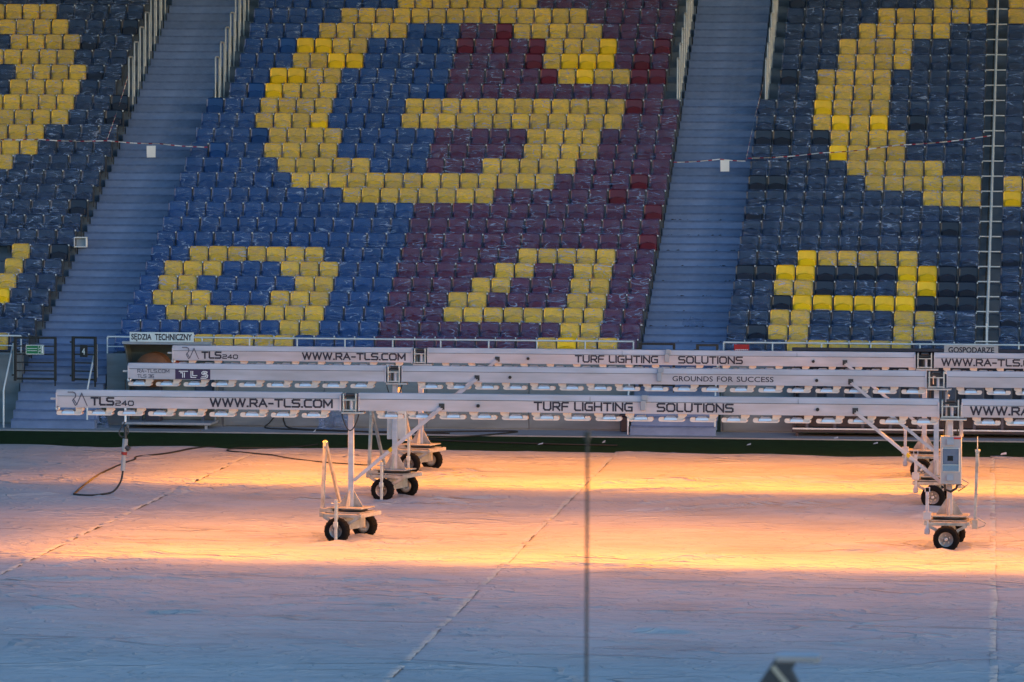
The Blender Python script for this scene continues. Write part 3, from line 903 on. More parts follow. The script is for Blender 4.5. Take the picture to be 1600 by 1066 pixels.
def seat_pan(m):
    b = MB()
    o = rounded(.40, -.42, -.225, .07, .05, 3, arch=.035)
    n = len(o)
    vs = [(x * .92, -.105, -.32 + (z + .32) * .92) for x, z in o] + [(x, -.085, z) for x, z in o] + [(x, -.02, z) for x, z in o]
    fs = [tuple(range(n))] + [(i, n + i, n + (i + 1) % n, (i + 1) % n) for i in range(n)] + [(n + i, 2 * n + i, 2 * n + (i + 1) % n, n + (i + 1) % n) for i in range(n)]
    fs += [tuple(range(3 * n - 1, 2 * n - 1, -1))]
    b.add(vs, fs)
    lean(b, -.10)
    b.v = [(x, y - .035, z) for x, y, z in b.v]
    return b
def seat_bracket():
    b = MB(); b.mi = 0
    b.box(.236, .262, -.03, .05, -.60, -.02)
    b.box(-.03, .03, .0, .10, -.62, -.40)
    b.mi = 1
    b.box(.236, .262, -.052, -.028, -.05, -.012)
    return b
def wrap(seed, half=False):
    r = random.Random(seed)
    b = MB()
    nx, nz = 7, 8
    z0 = -.24 if half else -.43
    front = {}
    vs = []; fs = []
    for j in range(nz + 1):
        for i in range(nx + 1):
            u = i / nx * 2 - 1; v = j / nz
            z = z0 + (0.016 - z0) * v
            x = u * .243
            y = -.055 if z > -.20 else -.135
            if -.24 < z <= -.16: y = -.10
            y += .16 * z * .6 + r.uniform(-.016, .016)
            if abs(u) > .99: y += .045; x += r.uniform(-.008, .006) * u
            if j == nz: z += r.uniform(-.012, .014) + (.022 if i in (0, nx) and r.random() < .6 else 0); y += .035
            if j == 0: z += r.uniform(-.02, .02)
            if half and j == 0: z += .03 * r.uniform(-1, 1)
            vs.append((x + r.uniform(-.006, .006), y, z))
    W_ = nx + 1
    for j in range(nz):
        for i in range(nx):
            a = j * W_ + i
            if (i + j + seed) % 2: fs += [(a, a + 1, a + W_ + 1), (a, a + W_ + 1, a + W_)]
            else: fs += [(a, a + 1, a + W_), (a + 1, a + W_ + 1, a + W_)]
    # back edge ring: top, sides
    nb = len(vs)
    for i in range(nx + 1):
        x, y, z = vs[nz * W_ + i]; vs.append((x * .97, .055, z + r.uniform(-.01, .004)))
    for i in range(nx): fs.append((nz * W_ + i, nz * W_ + i + 1, nb + i + 1, nb + i))
    nb2 = len(vs)
    for i in (0, nx):
        for j in range(nz + 1):
            x, y, z = vs[j * W_ + i]; vs.append((x * .96, .055 + .12 * z * .6, z))
    for s, i in enumerate((0, nx)):
        for j in range(nz):
            fs.append((j * W_ + i, (j + 1) * W_ + i, nb2 + s * (nz + 1) + j + 1, nb2 + s * (nz + 1) + j))
    b.add(vs, fs, True)
    return b
BACK = {c: seat_back(c) for c in 'Y'}
SB = {c: seat_back(c).mesh('backrest', M['seat' + c]) for c in 'YBMN'}
SP = {c: seat_pan(c).mesh('seat_pan', M['seat' + c]) for c in 'YBMN'}
SK = seat_bracket().mesh('bracket', [M['darkgrey'], M['steel_white']])
NWRAP = 10
WRB = [wrap(i) for i in range(NWRAP)]
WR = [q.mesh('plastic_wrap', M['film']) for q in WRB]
WHB = [wrap(50 + i, True) for i in range(3)]
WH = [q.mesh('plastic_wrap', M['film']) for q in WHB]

GM = ['BBBBYYYYYBBBBMMMMMMMMYyYYM', 'BBBBBBBBYYBBBMMMMMMMMMYYMM', 'BBYYYYYYYYBBBMMMYYYYYYYYMM', 'BYYYBBBYYYBBBMMMYYMMMMYYMM', 'BYYBBBBBYYBBBMMMMYYMMMYYMM', 'BYYYBBBYYYBBBMMMMMYYMMYYMM', 'BBYYYYYYYBBBBMMMMMMYYYYYMM', 'BBBBBBBBBBBBBMMMMMMMMMMMMm', 'BBBBBBBBBBBBBMMMMMMMMMMMMM', 'BBBBBBBBBBBBBMMMMMMMMMMMMm', 'BBBBBBBBBYYYYYYYYMMMMMMmMM', 'BBBBBBYYYYYYYYYYYYYYMMMMmM', 'BKBBBYYYYYBBBMMMYYYYYMMMMM', 'BbBBYYYYBBBBBMMMMMYYYYMMMM', 'BBBbYYYYBBBBBMMMMMYYYYMMMM', 'BBBYYYJBBBBYYYYYYYYYYYYMMM', 'bBBYYYYBBBBYYYYYYYYYYYYmMM', '.BbyYYYBBBBBbMMMMMMMMMMMM.', '.BByyYYBBBBBBMMMMMmYyYYmm.', '.BBBYYyyBBBBBMMMMmYyyyMmM.', '.BBbyyYYBBBbBmMmMmYYYyMMm.', '.BBBBYYYYYBBBMMmYYYYYMMMM.', '.BBBBBYYYYYYYYYYYYYYMMMMM.', '.BBBBBBBBYYYYYYYYMMMMMMMM.']
GL = ['YYYYYYYYYYYYYN', 'NNNNNNNNNNNNNN', 'NNNNNNNNNNNNNN', 'yyyyyyyyyyyyNN', 'YYYYYYYYYYYYNN', 'YYYYYYYYYYYYNN', 'YYYYYYYYYYYYNn', 'NNNNNNNNNNNNNN', 'NNNNNNNNNNNNNN', 'NNNNNNNNNNNNNn', 'NNNNNNNNNNNNNN', 'NNNNNNNNNNNNNN', 'YYYYYYYYYNNNNN', 'YYYYYYYYYYNNNN', 'YYYYYYYYYYNNNN', 'YYYYYYYYYYYNNn', 'YYYYYYYYYYYNNn', 'NNNNNNNYYYYNN.', 'NNNNNNNYYYYHN.', 'YYYYYYYYYYNNN.', 'NNNNNNYYYYHNN.', 'YYYYYYYYYNNNn.', 'YYYYYYYYNNNNN.', 'NNNNNNNNNNNNN.']
GR = ['NNNYYYYYYNNNNNNNN', 'NnYYNNNNYYNNNNNNN', 'NNYYNNNNYYNNHNNNN', 'NNnyyyyyynnnNNNNN', 'NNYYnNNNYynnHNNNN', 'nnyynnnnyynnNNNNN', 'NNNyYYYYYNNNHNNNN', 'NNNNNNNNNNNNNNNNN', 'NNNNNNNNNNnNHNNNN', 'HNNNNNNNNNNNNNNNN', 'NNNNNNNNNYYYyNNNN', 'nnNNNNYYYYYYYYYYY', 'NNNNNYYYYYNNNNNNN', 'NNNNyYYYNNNNNNNNN', 'nnNnYYYYNNNNNNNNN', 'NNNYyYyNnNNNNNNNN', 'NNNyYYYNNNNNNNNNN', '.NNYYYYNNNNNNNNNN', '.nNYYYYNNNNNNNNNN', '.NNNYYYYNNNNNNNNN', '.NNNYYYYNNNNNNNNN', '.NNNNYYYYYNNNNNNN', '.NNNNNYYYYYYYYYYY', '.nNNNNNNNYYYYYYYY']
GM += [GM[-1]] * 3; GL += [GL[-1]] * 3; GR += [GR[-1]] * 3

ORD = ['first', 'second', 'third', 'fourth', 'fifth', 'sixth', 'seventh', 'eighth', 'ninth', 'tenth', 'eleventh', 'twelfth', 'thirteenth']
CN = {'Y': 'yellow', 'B': 'blue', 'M': 'maroon', 'N': 'dark slate'}
HALF = {'H': 'N', 'J': 'Y', 'K': 'B'}
SINGLE_ROWS = 7
big = MB()
bigtint = []
bigparts = {}
def seat(c, x, k, lab, dz):
    half = c in HALF
    wrapped = c in 'YBMN' or half
    base = HALF.get(c, c.upper())
    y, z = yrow(k), zrow(k) + dz
    rz = random.uniform(-.03, .03); rx = random.uniform(-.03, .03)
    x += random.uniform(-.008, .008); z += random.uniform(-.006, .006)
    wi = random.randrange(3 if half else NWRAP)
    mir = random.random() < .5
    if lab:
        e = empty('stadium_seat', (x, y, z))
        e.rotation_euler = (rx, 0, rz)
        state = 'partly wrapped ' if half else ('' if wrapped else 'unwrapped ')
        end = ' in clear plastic' if wrapped and not half else ''
        tag(e, state + CN[base] + ' seat' + end + ', ' + lab, 'seat', 'tip-up seats in the lower rows of the stand')
        link('backrest', SB[base], e)
        link('seat_pan', SP[base], e)
        link('bracket', SK, e)
        if wrapped:
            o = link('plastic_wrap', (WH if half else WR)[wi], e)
            if mir: o.scale.x = -1
    else:
        Mx = Matrix.Translation((x, y, z)) @ Matrix.Rotation(rz, 4, 'Z') @ Matrix.Rotation(rx, 4, 'X')
        tn = random.random()
        jobs = [(seat_back_b, 'YBMN'.index(base)), (seat_pan_b, 'YBMN'.index(base)), (seat_br_b, 4)]
        if wrapped: jobs.append(((WHB if half else WRB)[wi], 6))
        for src, mi in jobs:
            mm = Mx @ Matrix.Scale(-1, 4, (1, 0, 0)) if (mi == 6 and mir) else Mx
            off = len(big.v)
            big.v.extend(tuple(mm @ Vector(p)) for p in src.v)
            for f, m0, s0 in zip(src.f, src.m, src.s):
                big.f.append(tuple(i + off for i in f)); big.m.append(mi + m0 if mi == 4 else mi); big.s.append(s0); bigtint.append(tn)
seat_back_b, seat_pan_b, seat_br_b = seat_back('Y'), seat_pan('Y'), seat_bracket()
for k in range(26):
    for i, c in enumerate(GM[k]):
        if c == '.': continue
        lab = None
        if k < SINGLE_ROWS:
            if i < 13: where = ORD[i] + ' from left stairway'
            else: where = ORD[25 - i] + ' from right stairway'
            lab = 'middle block, %s row up, %s' % (ORD[k], where)
        seat(c, -22.88 + .498 * (i + .5), k, lab, 0)
    for i, c in enumerate(GL[k]):
        if c == '.' or (k < SINGLE_ROWS and i < 11): continue
        lab = None
        if k < SINGLE_ROWS: lab = 'left block, %s row up, %s from left stairway' % (ORD[k], ORD[13 - i])
        seat(c, -25.02 - .5 * (13 - i + .5), k, lab, .0045 * k)
    for i, c in enumerate(GR[k]):
        if c == '.' or i > 14: continue
        xx = -7.85 + .507 * (i + .5) if i < 12 else -1.23 + .507 * (i - 12 + .5)
        lab = None
        if k < SINGLE_ROWS:
            if i < 12: lab = 'right block, %s row up, %s from right stairway' % (ORD[k], ORD[i])
            else:
                if i > 13: continue
                lab = '%s row up, %s seat right of the partition rail' % (ORD[k], ORD[i - 12])
        seat(c, xx, k, lab, .003 * max(0, k - 16))
me = bpy.data.meshes.new('stadium_seats')
me.from_pydata(big.v, [], big.f)
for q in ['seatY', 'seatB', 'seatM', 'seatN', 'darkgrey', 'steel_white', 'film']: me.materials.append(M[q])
me.polygons.foreach_set('material_index', big.m); me.polygons.foreach_set('use_smooth', big.s); me.update()
me.attributes.new('tint', 'FLOAT', 'FACE').data.foreach_set('value', bigtint)
tag(link('upper_row_seats', me), 'upper rows of yellow, blue, maroon and slate seats, mostly in plastic', 'seats', None, 'stuff')

# ------------------------------------------------------------------ railings of the stand
def ordinal_from(k): return ORD[k]
def hoop(x, k, lab):
    y, z = yrow(k) - .62, ztread(k)
    b = MB()
    h = 1.50
    b.tube([(x, y, z - .1), (x, y, z + h - .06), (x, y + .02, z + h - .015), (x, y + .06, z + h), (x, y + .50, z + h), (x, y + .54, z + h - .015), (x, y + .56, z + h - .06), (x, y + .56, z - .02)], .023, 8)
    o = b.build('handrail_hoop', M['hoop'])
    tag(o, lab, 'handrail', 'steel handrail hoops beside the stairways')
for x, side in ((-25.06, 'left side of the left stairway'), (-22.66, 'right side of the left stairway'), (-10.03, 'left side of the right stairway'), (-7.65, 'right side of the right stairway')):
    for k in range(17, 24):
        hoop(x, k, 'steel handrail hoop, %s from the bottom, %s' % (ORD[k - 17], side))

# partition rail dividing the right block
pf = tag(empty('partition_rail', (-1.5, 115, 0)), 'bluish metal partition rail with crossbars running up the right block', 'railing')
for k in range(0, 24):
    y, z = yrow(k), zrow(k)
    b = MB(); b.box(-.018, .018, y - 115 - .02, y - 115 + .02, z - .82, z + .42); b.build('post', M['steel_white'], pf)
    b = MB(); b.cyl((-.27, y - 115 - .05, z + .0), (.27, y - 115 - .05, z + .0), .017, 8); b.build('crossbar', M['steel_white'], pf)
    b = MB(); b.box(-.10, -.06, y - 115 + .1, y - 115 + .14, z - .6, z - .12); b.build('clamp', M['black'], pf)
for dz_, r_ in ((.42, .026), (.18, .018)):
    b = MB(); b.tube([(0, yrow(k) - 115, zrow(k) + dz_) for k in range(24)], r_, 8); b.build('sloping_rail', M['steel_white'], pf)

# front rail on the wall
def front_rail(x0, x1, lab, mid_bar=False):
    rl = tag(empty('front_railing', (x0, 114.34, 1.78)), lab, 'railing')
    b = MB(); b.cyl((0, 0, .41), (x1 - x0, 0, .41), .021, 8); b.build('top_rail', M['steel_white'], rl)
    b = MB(); b.cyl((0, 0, .17), (x1 - x0, 0, .17), .014, 8); b.build('middle_rail', M['steel_white'], rl)
    n = max(1, round((x1 - x0) / 1.145))
    for i in range(n + 1):
        b = MB(); b.cyl(((x1 - x0) * i / n, 0, -.0), ((x1 - x0) * i / n, 0, .40), .018, 8); b.build('post', M['steel_white'], rl)
front_rail(-22.90, -9.98, 'long pale tube railing on the wall before the middle block')
front_rail(-7.80, 4.0, 'pale tube railing on the wall before the right block')
front_rail(-31.0, -25.05, 'pale tube railing on the wall before the left block')

# gates
def gate(x, y, z, wd, ht, rz, lab, nb=5, flip=False):
    g = tag(empty('gate', (x, y, z), rz), lab, 'gate')
    b = MB()
    b.box(0, .07, -.03, .03, 0, ht, .005); b.box(wd - .06, wd, -.03, .03, 0, ht, .005)
    b.box(.07, wd - .06, -.025, .025, ht - .05, ht, .004); b.box(.07, wd - .06, -.025, .025, .03, .08, .004)
    b.build('frame', M['black'], g)
    for i in range(1, nb):
        zz = .05 + (ht - .08) * i / nb
        b = MB(); b.box(.07, wd - .06, -.012, .012, zz - .017, zz + .017); b.build('bar', M['black'], g)
    b = MB(); b.box(wd - .05, wd - .02, -.02, .02, -.12, .0); b.build('bolt', M['black'], g)
    b = MB(); b.box(-.05, .0, -.02, .02, ht - .16, ht - .12); b.box(-.05, .0, -.02, .02, .12, .16); b.build('hinge', M['black'], g)
    return g
GZ = 1.12
g1 = gate(-25.10, 113.75, GZ, 1.06, 1.08, 0, 'black bar gate with a green exit sign at the left stairway')
b = MB(); b.box(.32, .75, -.05, -.035, .66, .875, .003); s_ = b.build('exit_sign', M['green'], g1)
b = MB()
b.box(.315, .755, -.0535, -.05, .868, .882); b.box(.315, .755, -.0535, -.05, .653, .667); b.box(.312, .322, -.0535, -.05, .66, .876); b.box(.748, .758, -.0535, -.05, .66, .876)
b.box(.615, .622, -.0535, -.05, .66, .876)
for z_ in (.79, .735): b.box(.345, .59, -.0535, -.05, z_, z_ + .012)
# running figure and door
b.box(.70, .735, -.0535, -.05, .68, .86); b.lathe((.675, -.052, .835), (0, 1, 0), [(.001, -.0015), (.014, -.0015), (.014, .0015), (.001, .0015)], 10)
for a_, c_ in (((.668, .815), (.660, .755)), ((.660, .755), (.685, .715)), ((.685, .715), (.68, .68)), ((.660, .755), (.645, .72)), ((.645, .72), (.632, .725)), ((.668, .81), (.64, .785)), ((.668, .81), (.692, .785))):
    b.bar((a_[0], -.052, a_[1]), (c_[0], -.052, c_[1]), .003, .011)
b.build('exit_pictogram', M['white'], g1)
g2 = gate(-23.66, 113.75, GZ, .66, 1.10, R(-14), 'narrow black gate with number plate 4, standing open')
b = MB(); b.box(.24, .44, -.05, -.03, .60, .90, .004); b.build('number_plate', M['black'], g2)
text_part('4', .295, .375, .665, .82, -.051, M['white'], g2, .0, 'number')
gate(-9.80, 113.75, GZ, .88, 1.07, 0, 'black bar gate left of the gap at the right stairway')
gate(-8.42, 113.75, GZ, .54, 1.05, R(10), 'narrow black gate leaf right of the gap at right stairway')
# stair flight handrails
def flight_rail(x, lab, lean_x=0.0):
    b = MB()
    b.tube([(x, 112.95, .02), (x, 112.95, .92), (x + lean_x * .2, 113.05, 1.04), (x + lean_x, 114.05, 2.02), (x + lean_x, 114.12, 2.0), (x + lean_x, 114.14, 1.2)], .022, 8)
    o = b.build('flight_handrail', M['steel_white']); tag(o, lab, 'handrail')
flight_rail(-25.18, 'pale bent handrail at the far left beside the lower steps')
flight_rail(-23.12, 'pale bent handrail between narrow gate and technical bench shelter')
flight_rail(-9.98, 'pale bent handrail left of the lower right steps')
flight_rail(-7.90, 'pale bent handrail right of the lower right steps')

# ------------------------------------------------------------------ dugouts
def sign(x0, x1, z0, z1, y, s, lab, m=None, bold=.02):
    b = MB(); b.box(x0, x1, y, y + .03, z0, z1, .004)
    o = b.build('name_sign', m or M['white']); tag(o, lab, 'sign')
    h = z1 - z0; wd = x1 - x0
    return o
def dugout(x0, x1, lab, m_back, m_frame, seats, depth=1.2, yb=114.15, open_back=True):
    d = tag(empty('dugout', (x0, yb, 0)), lab, 'dugout')
    L = x1 - x0
    prof = [(0, .2), (0, 1.55), (-.10, 1.86), (-.32, 2.06), (-.65, 2.13), (-1.0, 2.13)]
    # curved back and roof shell
    b = MB()
    vs = []; fs = []
    for x in (0, L):
        for y, z in prof: vs.append((x, y, z))
        for y, z in prof: vs.append((x, y - .03 if z < 1.6 else y, z - (.0 if z < 1.6 else .03)))
    n = len(prof)
    for i in range(n - 1):
        fs.append((i, i + 1, 2 * n + i + 1, 2 * n + i)); fs.append((n + i, 3 * n + i, 3 * n + i + 1, n + i + 1))
    b.add(vs, fs); b.build('shell', m_back, d)
    b = MB(); b.box(-.03, L + .03, -1.05, -.97, 2.07, 2.145, .006); b.build('roof_edge', m_frame, d)
    for x in (0, L):
        b = MB(); b.prism([(y, z) for y, z in prof] + [(-.75, 1.9), (-.45, 1.5), (-.38, .2)], x - .012, x + .012, 'x'); b.build('side_panel', m_back, d)
        b = MB(); b.bar((x, -1.0, 2.1), (x, -.70, 1.9), .035, .035); b.bar((x, -.70, 1.9), (x, -.40, 1.45), .035, .035); b.bar((x, -.40, 1.45), (x, -.36, .2), .035, .035); b.build('side_frame', m_frame, d)
    b = MB(); b.box(-.02, L + .02, -1.12, 0, .13, .19, .006); b.build('platform', m_frame, d)
    for x in (.1, L - .1):
        b = MB(); b.box(x - .03, x + .03, -1.05, -.99, .03, .13); b.build('platform_foot', m_frame, d)
    n = int(L / .55)
    for i in range(seats):
        xx = .3 + (L - .6) * (i / (seats - 1) if seats > 1 else .5)
        b = MB(); b.box(xx - .23, xx + .23, -.52, -.12, .55, .63, .03); b.box(xx - .23, xx + .23, -.16, -.07, .60, 1.30, .03)
        b.box(xx - .03, xx + .03, -.34, -.26, .19, .56)
        b.build('bench_seat', M['bench'], d)
    return d
sd_ = M['shell'] = mat('shelter_shell', (.13, .15, .15), .3, var=.1)
d1 = dugout(-22.26, -20.13, 'small open shelter of the technical referee by the left gate', sd_, M['roof_blue'], 2)
sg = sign(-22.10, -20.53, 2.135, 2.37, 113.08, '', 'white sign reading SĘDZIA TECHNICZNY on the shelter roof', mat('sign_pale', (.62, .70, .74), .5, var=.04))
text_part('SĘDZIA', -22.06, -21.56, 2.145, 2.335, 113.0785, M['ink'], sg, .030); text_part('TECHNICZNY', -21.48, -20.57, 2.175, 2.335, 113.0785, M['ink'], sg, .030)
dugout(-6.05, 3.2, 'long dark home team dugout along the right wall', M['dark_blue'], M['dark_blue'], 14)
b = MB(); b.box(-6.05, 3.2, 112.98, 113.02, .20, .235); o = b.build('dugout_step_edge', M['steel_white']); tag(o, 'pale metal step edge along the front of home dugout', 'step edge')
sg = sign(-2.475, -1.197, 2.03, 2.235, 113.08, '', 'grey sign reading GOSPODARZE on the dugout roof', mat('sign_grey', (.40, .38, .40), .5, var=.04))
text_part('GOSPODARZE', -2.375, -1.29, 2.055, 2.195, 113.0785, M['ink'], sg, .030)
b = MB(); b.box(-7.53, -7.17, 114.10, 114.13, 1.88, 2.155, .004); rs = b.build('notice_board', M['red']); tag(rs, 'red notice board with white letters on the right front railing', 'sign')
# the white lettering on the board is too small to read in the photograph; it is kept as rows of white strokes
stroke_part('notice_lettering', [[(-7.49 + i * .045, 1.99), (-7.49 + i * .045, 2.03), (-7.465 + i * .045, 2.03)] for i in range(7)], .012, 114.098, M['white'], rs)

# things in the small shelter
b = MB(); b.lathe((-21.60, 113.35, 1.44), (0, 1, 0), [(.004, -.02), (.42, -.02), (.42, .02), (.004, .02)], 32)
cr_ = b.build('cable_drum', M['brown'])
b = MB(); b.cyl((-21.60, 113.37, 1.44), (-21.60, 113.8, 1.44), .2, 20); b.lathe((-21.60, 113.82, 1.44), (0, 1, 0), [(.004, -.02), (.42, -.02), (.42, .02), (.004, .02)], 32)
b.build('drum_core', M['brown'], cr_)
b = MB(); b.box(-21.78, -21.42, 113.42, 113.78, .19, 1.06, .01); b.build('drum_stand', M['dark_blue'], cr_)
tag(cr_, 'round brown wooden drum standing in the small shelter', 'cable drum')
b = MB(); b.box(-22.05, -21.76, 114.05, 114.09, 1.53, 1.66, .004); tag(b.build('wall_box', M['black']), 'small black box on the back of the small shelter', 'box')
b = MB(); b.lathe((-21.15, 113.95, 1.58), (0, 0, 1), [(.01, -.07), (.11, -.06), (.12, .0), (.09, .07), (.01, .08)], 14); b.box(-21.04, -20.9, 113.9, 114.0, 1.55, 1.62, .01)
tag(b.build('orange_helmet', M['orange']), 'dull orange rounded object behind the brown drum', 'helmet')
b = MB(); b.box(-10.25, -10.03, 113.85, 114.10, .03, .40, .02); b.box(-10.27, -10.01, 113.83, 114.12, .40, .45, .015)
tag(b.build('waste_bin', M['dark_blue']), 'dark box on the pavement left of the lower right steps', 'bin')

# ------------------------------------------------------------------ crumpled plastic, litter, leaves
def heap(x, y, z, rx, ry, rz, seed, lab):
    r = random.Random(seed)
    bm = bmesh.new(); bmesh.ops.create_icosphere(bm, subdivisions=3, radius=1)
    for v in bm.verts:
        s = 1 + r.uniform(-.28, .28)
        v.co = Vector((x + v.co.x * rx * s, y + v.co.y * ry * s, z + max(-.05, v.co.z) * rz * s))
    me = bpy.data.meshes.new('crumpled_film'); bm.to_mesh(me); bm.free()
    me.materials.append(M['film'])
    tag(link('crumpled_film', me), lab, 'plastic film')
heap(-17.2, 113.8, .03, .42, .25, .42, 1, 'crumpled clear plastic heap at the wall behind the left lamp leg')
heap(-22.95, 113.3, .03, .25, .22, .42, 2, 'crumpled clear plastic bag beside the lower left steps')
heap(-8.75, yrow(3) - .2, ztread(3), .30, .12, .22, 3, 'crumpled clear plastic scrap lying on the right stairway')
def scrap(x, y, w_, h_, m, lab, z=.02):
    b = MB(); w_ *= .65; h_ *= .6
    b.add([(x - w_, y - .1, z), (x + w_, y - .12, z + .02), (x + w_ * .8, y + .1, z + .03 + h_), (x - w_ * .7, y + .12, z + h_), (x, y, z + h_ * 1.4)], [(0, 1, 4), (1, 2, 4), (2, 3, 4), (3, 0, 4)])
    o = b.build('litter_scrap', m); tag(o, lab, 'litter', 'scraps of litter along the grass strip')
scrap(-17.5, 112.6, .05, .05, M['paper'], 'tiny white scrap on pavement right of the small shelter', .03)
scrap(-11.7, 109.4, .10, .02, M['paper'], 'flat white scrap on the grass left of the dark mast')
scrap(-10.3, 110.2, .06, .05, M['cream'], 'small pinkish scrap on the grass right of the dark mast')
scrap(-6.9, 110.0, .08, .02, M['paper'], 'thin white scrap on the grass before the right steps')
scrap(-5.0, 112.5, .10, .03, M['paper'], 'bluish white scrap on the pavement edge before home dugout')
scrap(-4.0, 110.9, .09, .02, M['paper'], 'faint white scrap on the grass before home dugout')
scrap(-1.0, 107.9, .11, .04, M['paper'], 'white scrap on the grass at the far right')
r_ = random.Random(11); b = MB()
for i in range(60):
    k = r_.choice([0, 1, 2, 3, 4, 5, 6, 7, 8, 9, 10]); x = r_.uniform(-9.8, -8.0); y = yrow(k) - .60 + r_.uniform(0, .25) ; z = ztread(k) + .012
    s = r_.uniform(.015, .05)
    b.add([(x - s, y, z), (x, y - s * .6, z + .02), (x + s * 1.2, y, z + .012), (x, y + s * .6, z + .03)], [(0, 1, 2, 3)])
tag(b.build('fallen_leaves', M['leafbrown']), 'dark dead leaves scattered on the right stairway', 'leaves', None, 'stuff')

# white tray by the left block
b = MB()
x, y, z = -24.88, yrow(8) - .75, ztread(8) - .0
b.box(x - .17, x + .17, y, y + .03, z + .0, z + .27); o_in = None
c = MB(); c.box(x - .17, x + .17, y - .12, y, z, z + .03, .01); c.box(x - .17, x + .17, y - .12, y, z + .24, z + .27, .01); c.box(x - .17, x - .14, y - .12, y, z + .03, z + .24, .01); c.box(x + .14, x + .17, y - .12, y, z + .03, z + .24, .01)
t_ = tag(c.build('plastic_tray', M['white']), 'white framed tray standing on edge beside the left block', 'tray')
b.build('tray_base', M['cabinet'], t_)

# ------------------------------------------------------------------ barrier tape and paper sheets
def tape(pts, lab, wd=.024):
    P = [Vector(p) for p in pts]
    b = MB()
    seg = .10; n = 0
    for a, c in zip(P[:-1], P[1:]):
        L = (c - a).length; m = max(1, int(L / seg))
        for i in range(m):
            p0 = a.lerp(c, i / m); p1 = a.lerp(c, (i + 1) / m)
            sag = lambda t: -.05 * math.sin(math.pi * t) * min(L, 3) / 3
            p0 = p0 + Vector((0, 0, sag(i / m))); p1 = p1 + Vector((0, 0, sag((i + 1) / m)))
            b.mi = 0 if n % 3 == 0 else 1; n += 1
            tw = .02 * math.sin(n * .3)
            b.add([p0 + Vector((0, tw, -wd / 2)), p1 + Vector((0, tw, -wd / 2)), p1 + Vector((0, -tw, wd / 2)), p0 + Vector((0, -tw, wd / 2))], [(0, 1, 2, 3)])
    o = b.build('barrier_tape', [M['tape_r'], M['tape_w']])
    tag(o, lab, 'barrier tape')
tape([(-28.6, 125.2, 6.95), (-26.955, 125.2, 6.93), (-25.074, 125.2, 6.905), (-23.65, 125.2, 6.83), (-22.35, 125.2, 6.745)], 'red and white barrier tape strung across the left stairway')
tape([(-25.04, 127.9, 8.64), (-25.09, 125.25, 6.93)], 'slanting barrier tape tied to the left stairway handrail')
tape([(-9.84, 124.4, 6.41), (-8.61, 124.4, 6.50), (-7.94, 124.4, 6.45)], 'short barrier tape across the right stairway')
tape([(-7.94, 124.45, 6.45), (-7.78, 125.6, 7.60), (-7.66, 127.9, 8.70)], 'barrier tape rising along the right side of right stairway')
tape([(-7.92, 125.1, 6.52), (-6.05, 125.1, 6.665), (-4.04, 125.1, 6.88), (-1.56, 125.1, 7.143)], 'barrier tape stretched over the right block to partition rail')
for x0, x1, y, z0, z1, lab in ((-24.0, -23.755, 125.17, 6.46, 6.77, 'white paper sheet hanging on tape over the left stairway'), (-8.60, -8.36, 124.37, 6.175, 6.475, 'white paper sheet hanging on tape over the right stairway')):
    b = MB(); n = 5
    vs = []; fs = []
    for i in range(n + 1):
        t = i / n; z = z1 + (z0 - z1) * t; bow = .02 * math.sin(t * 2.5)
        vs += [(x0 + .01 * t, y - bow, z), (x1, y - bow - .012 * t, z + .006), (x0 + .01 * t, y - bow + .002, z), (x1, y - bow - .012 * t + .002, z + .006)]
    for i in range(n):
        a = i * 4; fs += [(a, a + 1, a + 5, a + 4), (a + 2, a + 6, a + 7, a + 3)]
    b.add(vs, fs); tag(b.build('paper_sheet', M['paper']), lab, 'paper')

# ------------------------------------------------------------------ cables and plugs
def smooth(pts, n=8):
    P = [Vector(p) for p in pts]; out = []
    for i in range(len(P) - 1):
        p0 = P[max(i - 1, 0)]; p1 = P[i]; p2 = P[i + 1]; p3 = P[min(i + 2, len(P) - 1)]
        for j in range(n):
            t = j / n
            out.append(.5 * ((2 * p1) + (p2 - p0) * t + (2 * p0 - 5 * p1 + 4 * p2 - p3) * t * t + (-p0 + 3 * p1 - 3 * p2 + p3) * t ** 3))
    out.append(P[-1]); return out
G = .06
cb = tag(empty('hanging_plug', (-18.38, 93.6, 0)), 'power plug and cable hanging from the middle rig onto the cover', 'plug')
b = MB(); b.tube([(.0, 0, 2.35), (.0, 0, 1.75)], .012, 6); b.build('cord', M['cable'], cb)
b = MB(); b.cyl((0, 0, 1.50), (0, 0, 1.78), .022, 10); b.build('tube', M['white'], cb)
b = MB(); b.tube(smooth([(0, 0, 1.5), (-.06, 0, 1.42), (-.13, 0, 1.28), (-.08, 0, 1.20), (.0, -.01, 1.22), (.06, 0, 1.30), (.02, 0, 1.45)], 5), .014, 6); b.cyl((0, 0, 1.14), (0, 0, 1.40), .03, 10); b.build('hook', M['darkgrey'], cb)
b = MB(); b.cyl((-.02, 0, .90), (0, 0, 1.16), .055, 12); b.cyl((-.05, 0, .52), (-.03, 0, .84), .05, 12, .042); b.build('plug_body', mat('plug_grey', (.30, .31, .34), .5), cb)
b = MB(); b.cyl((-.03, 0, .84), (-.02, 0, .90), .058, 12); b.build('socket_ring', mat('plug_red', (.25, .012, .015), .5), cb)
b = MB(); b.cyl((.02, -.02, 1.0), (.09, -.03, .95), .05, 10); b.build('socket_lid', M['darkgrey'], cb)
cab_pts = [(-.05, 0, .53), (-.076, -.1, .31), (-.20, -.22, .12), (-.40, -.38, G + .01), (-.63, -.53, G), (-.95, -.35, G), (-1.03, .07, G), (-1.29, 2.41, G), (-1.53, 5.13, G), (-1.61, 7.86, G), (-1.58, 9.09, G), (-1.69, 9.95, G), (-1.33, 10.79, G), (-1.12, 11.62, G), (-.95, 12.67, G), (-.6, 13.7, .03)]
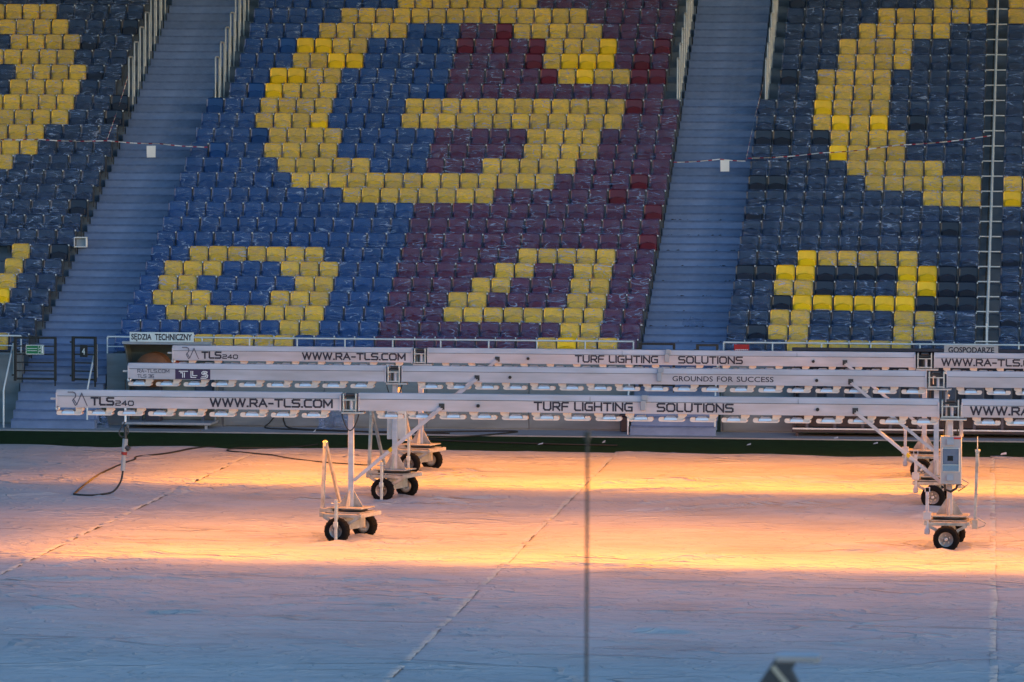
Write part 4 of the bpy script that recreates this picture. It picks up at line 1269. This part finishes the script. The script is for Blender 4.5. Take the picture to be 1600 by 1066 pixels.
b = MB(); b.tube(smooth(cab_pts, 8), .02, 8); b.build('plug_cable', M['cable'], cb)
def ground_cable(pts, r, lab, z=G):
    b = MB(); b.tube(smooth([(x, y, z if len(q) == 0 else q[0]) for x, y, *q in pts], 8), r, 6)
    tag(b.build('ground_cable', M['cable']), lab, 'cable')
ground_cable([(-17.2, 104.6), (-17.9, 105.2), (-18.44, 105.8), (-18.3, 106.6), (-17.4, 107.4, .02), (-16.8, 108.6, .02)], .016, 'black cable bend at the cover edge left of the rigs')
ground_cable([(-17.2, 104.6), (-16.6, 103.6), (-15.7, 102.6), (-14.6, 101.9)], .013, 'thin black cable running to the left wheels of rear rig')
ground_cable([(-18.68, 114.16, .35), (-18.80, 113.9, .16), (-18.85, 113.6, .05), (-18.2, 113.2, .05), (-16.6, 112.7, .05), (-15.2, 112.75, .05), (-13.6, 113.3, .05), (-12.75, 113.4, .05), (-12.8, 112.9, .05), (-13.5, 111.8, .04), (-14.6, 110.6, .03), (-12.0, 109.6, .03), (-9.9, 109.3, .03)], .020, 'thick black cable looping along the wall foot and grass')
ground_cable([(-18.5, 114.16, .35), (-18.45, 113.9, .18), (-18.2, 113.5, .05), (-17.2, 113.0, .05), (-15.8, 112.5, .05), (-14.2, 112.4, .05)], .02, 'second black cable from the wall behind the lamp rigs')

# ------------------------------------------------------------------ near things, out of focus
b = MB(); b.cyl((-2.133, 22, 0), (-2.133, 22, 6.26), .0085, 10, .007); b.cyl((-2.133, 22, 0), (-2.133, 22, .06), .12, 16, .10); b.cyl((-2.133, 22, 6.26), (-2.133, 22, 6.30), .016, 10)
tag(b.build('slender_mast', M['darkgrey']), 'thin dark mast standing near the camera, out of focus', 'mast')
hd = tag(empty('tilted_bracket', (-1.20, 22, 0)), 'blurred dark angled metal head at the bottom picture edge', 'bracket')
b = MB(); b.prism([(-.20, 5.02), (.10, 5.02), (.058, 5.14), (.025, 5.20), (.064, 5.258), (-.046, 5.258)], -.06, .06, 'y'); b.build('head', mat('head_grey_blue', (.035, .05, .075), .5), hd)
b = MB(); b.box(-.046, .160, -.07, .07, 5.240, 5.272, .004); b.build('visor', M['roof_blue'], hd)
b = MB(); b.bar((-.06, -.066, 5.22), (.03, -.066, 5.11), .006, .022); b.build('stay', M['galv'], hd)
b = MB(); b.cyl((-.02, 0, 0), (-.02, 0, 5.10), .03, 10); b.cyl((-.02, 0, 0), (-.02, 0, .05), .2, 16); b.build('post', M['darkgrey'], hd)
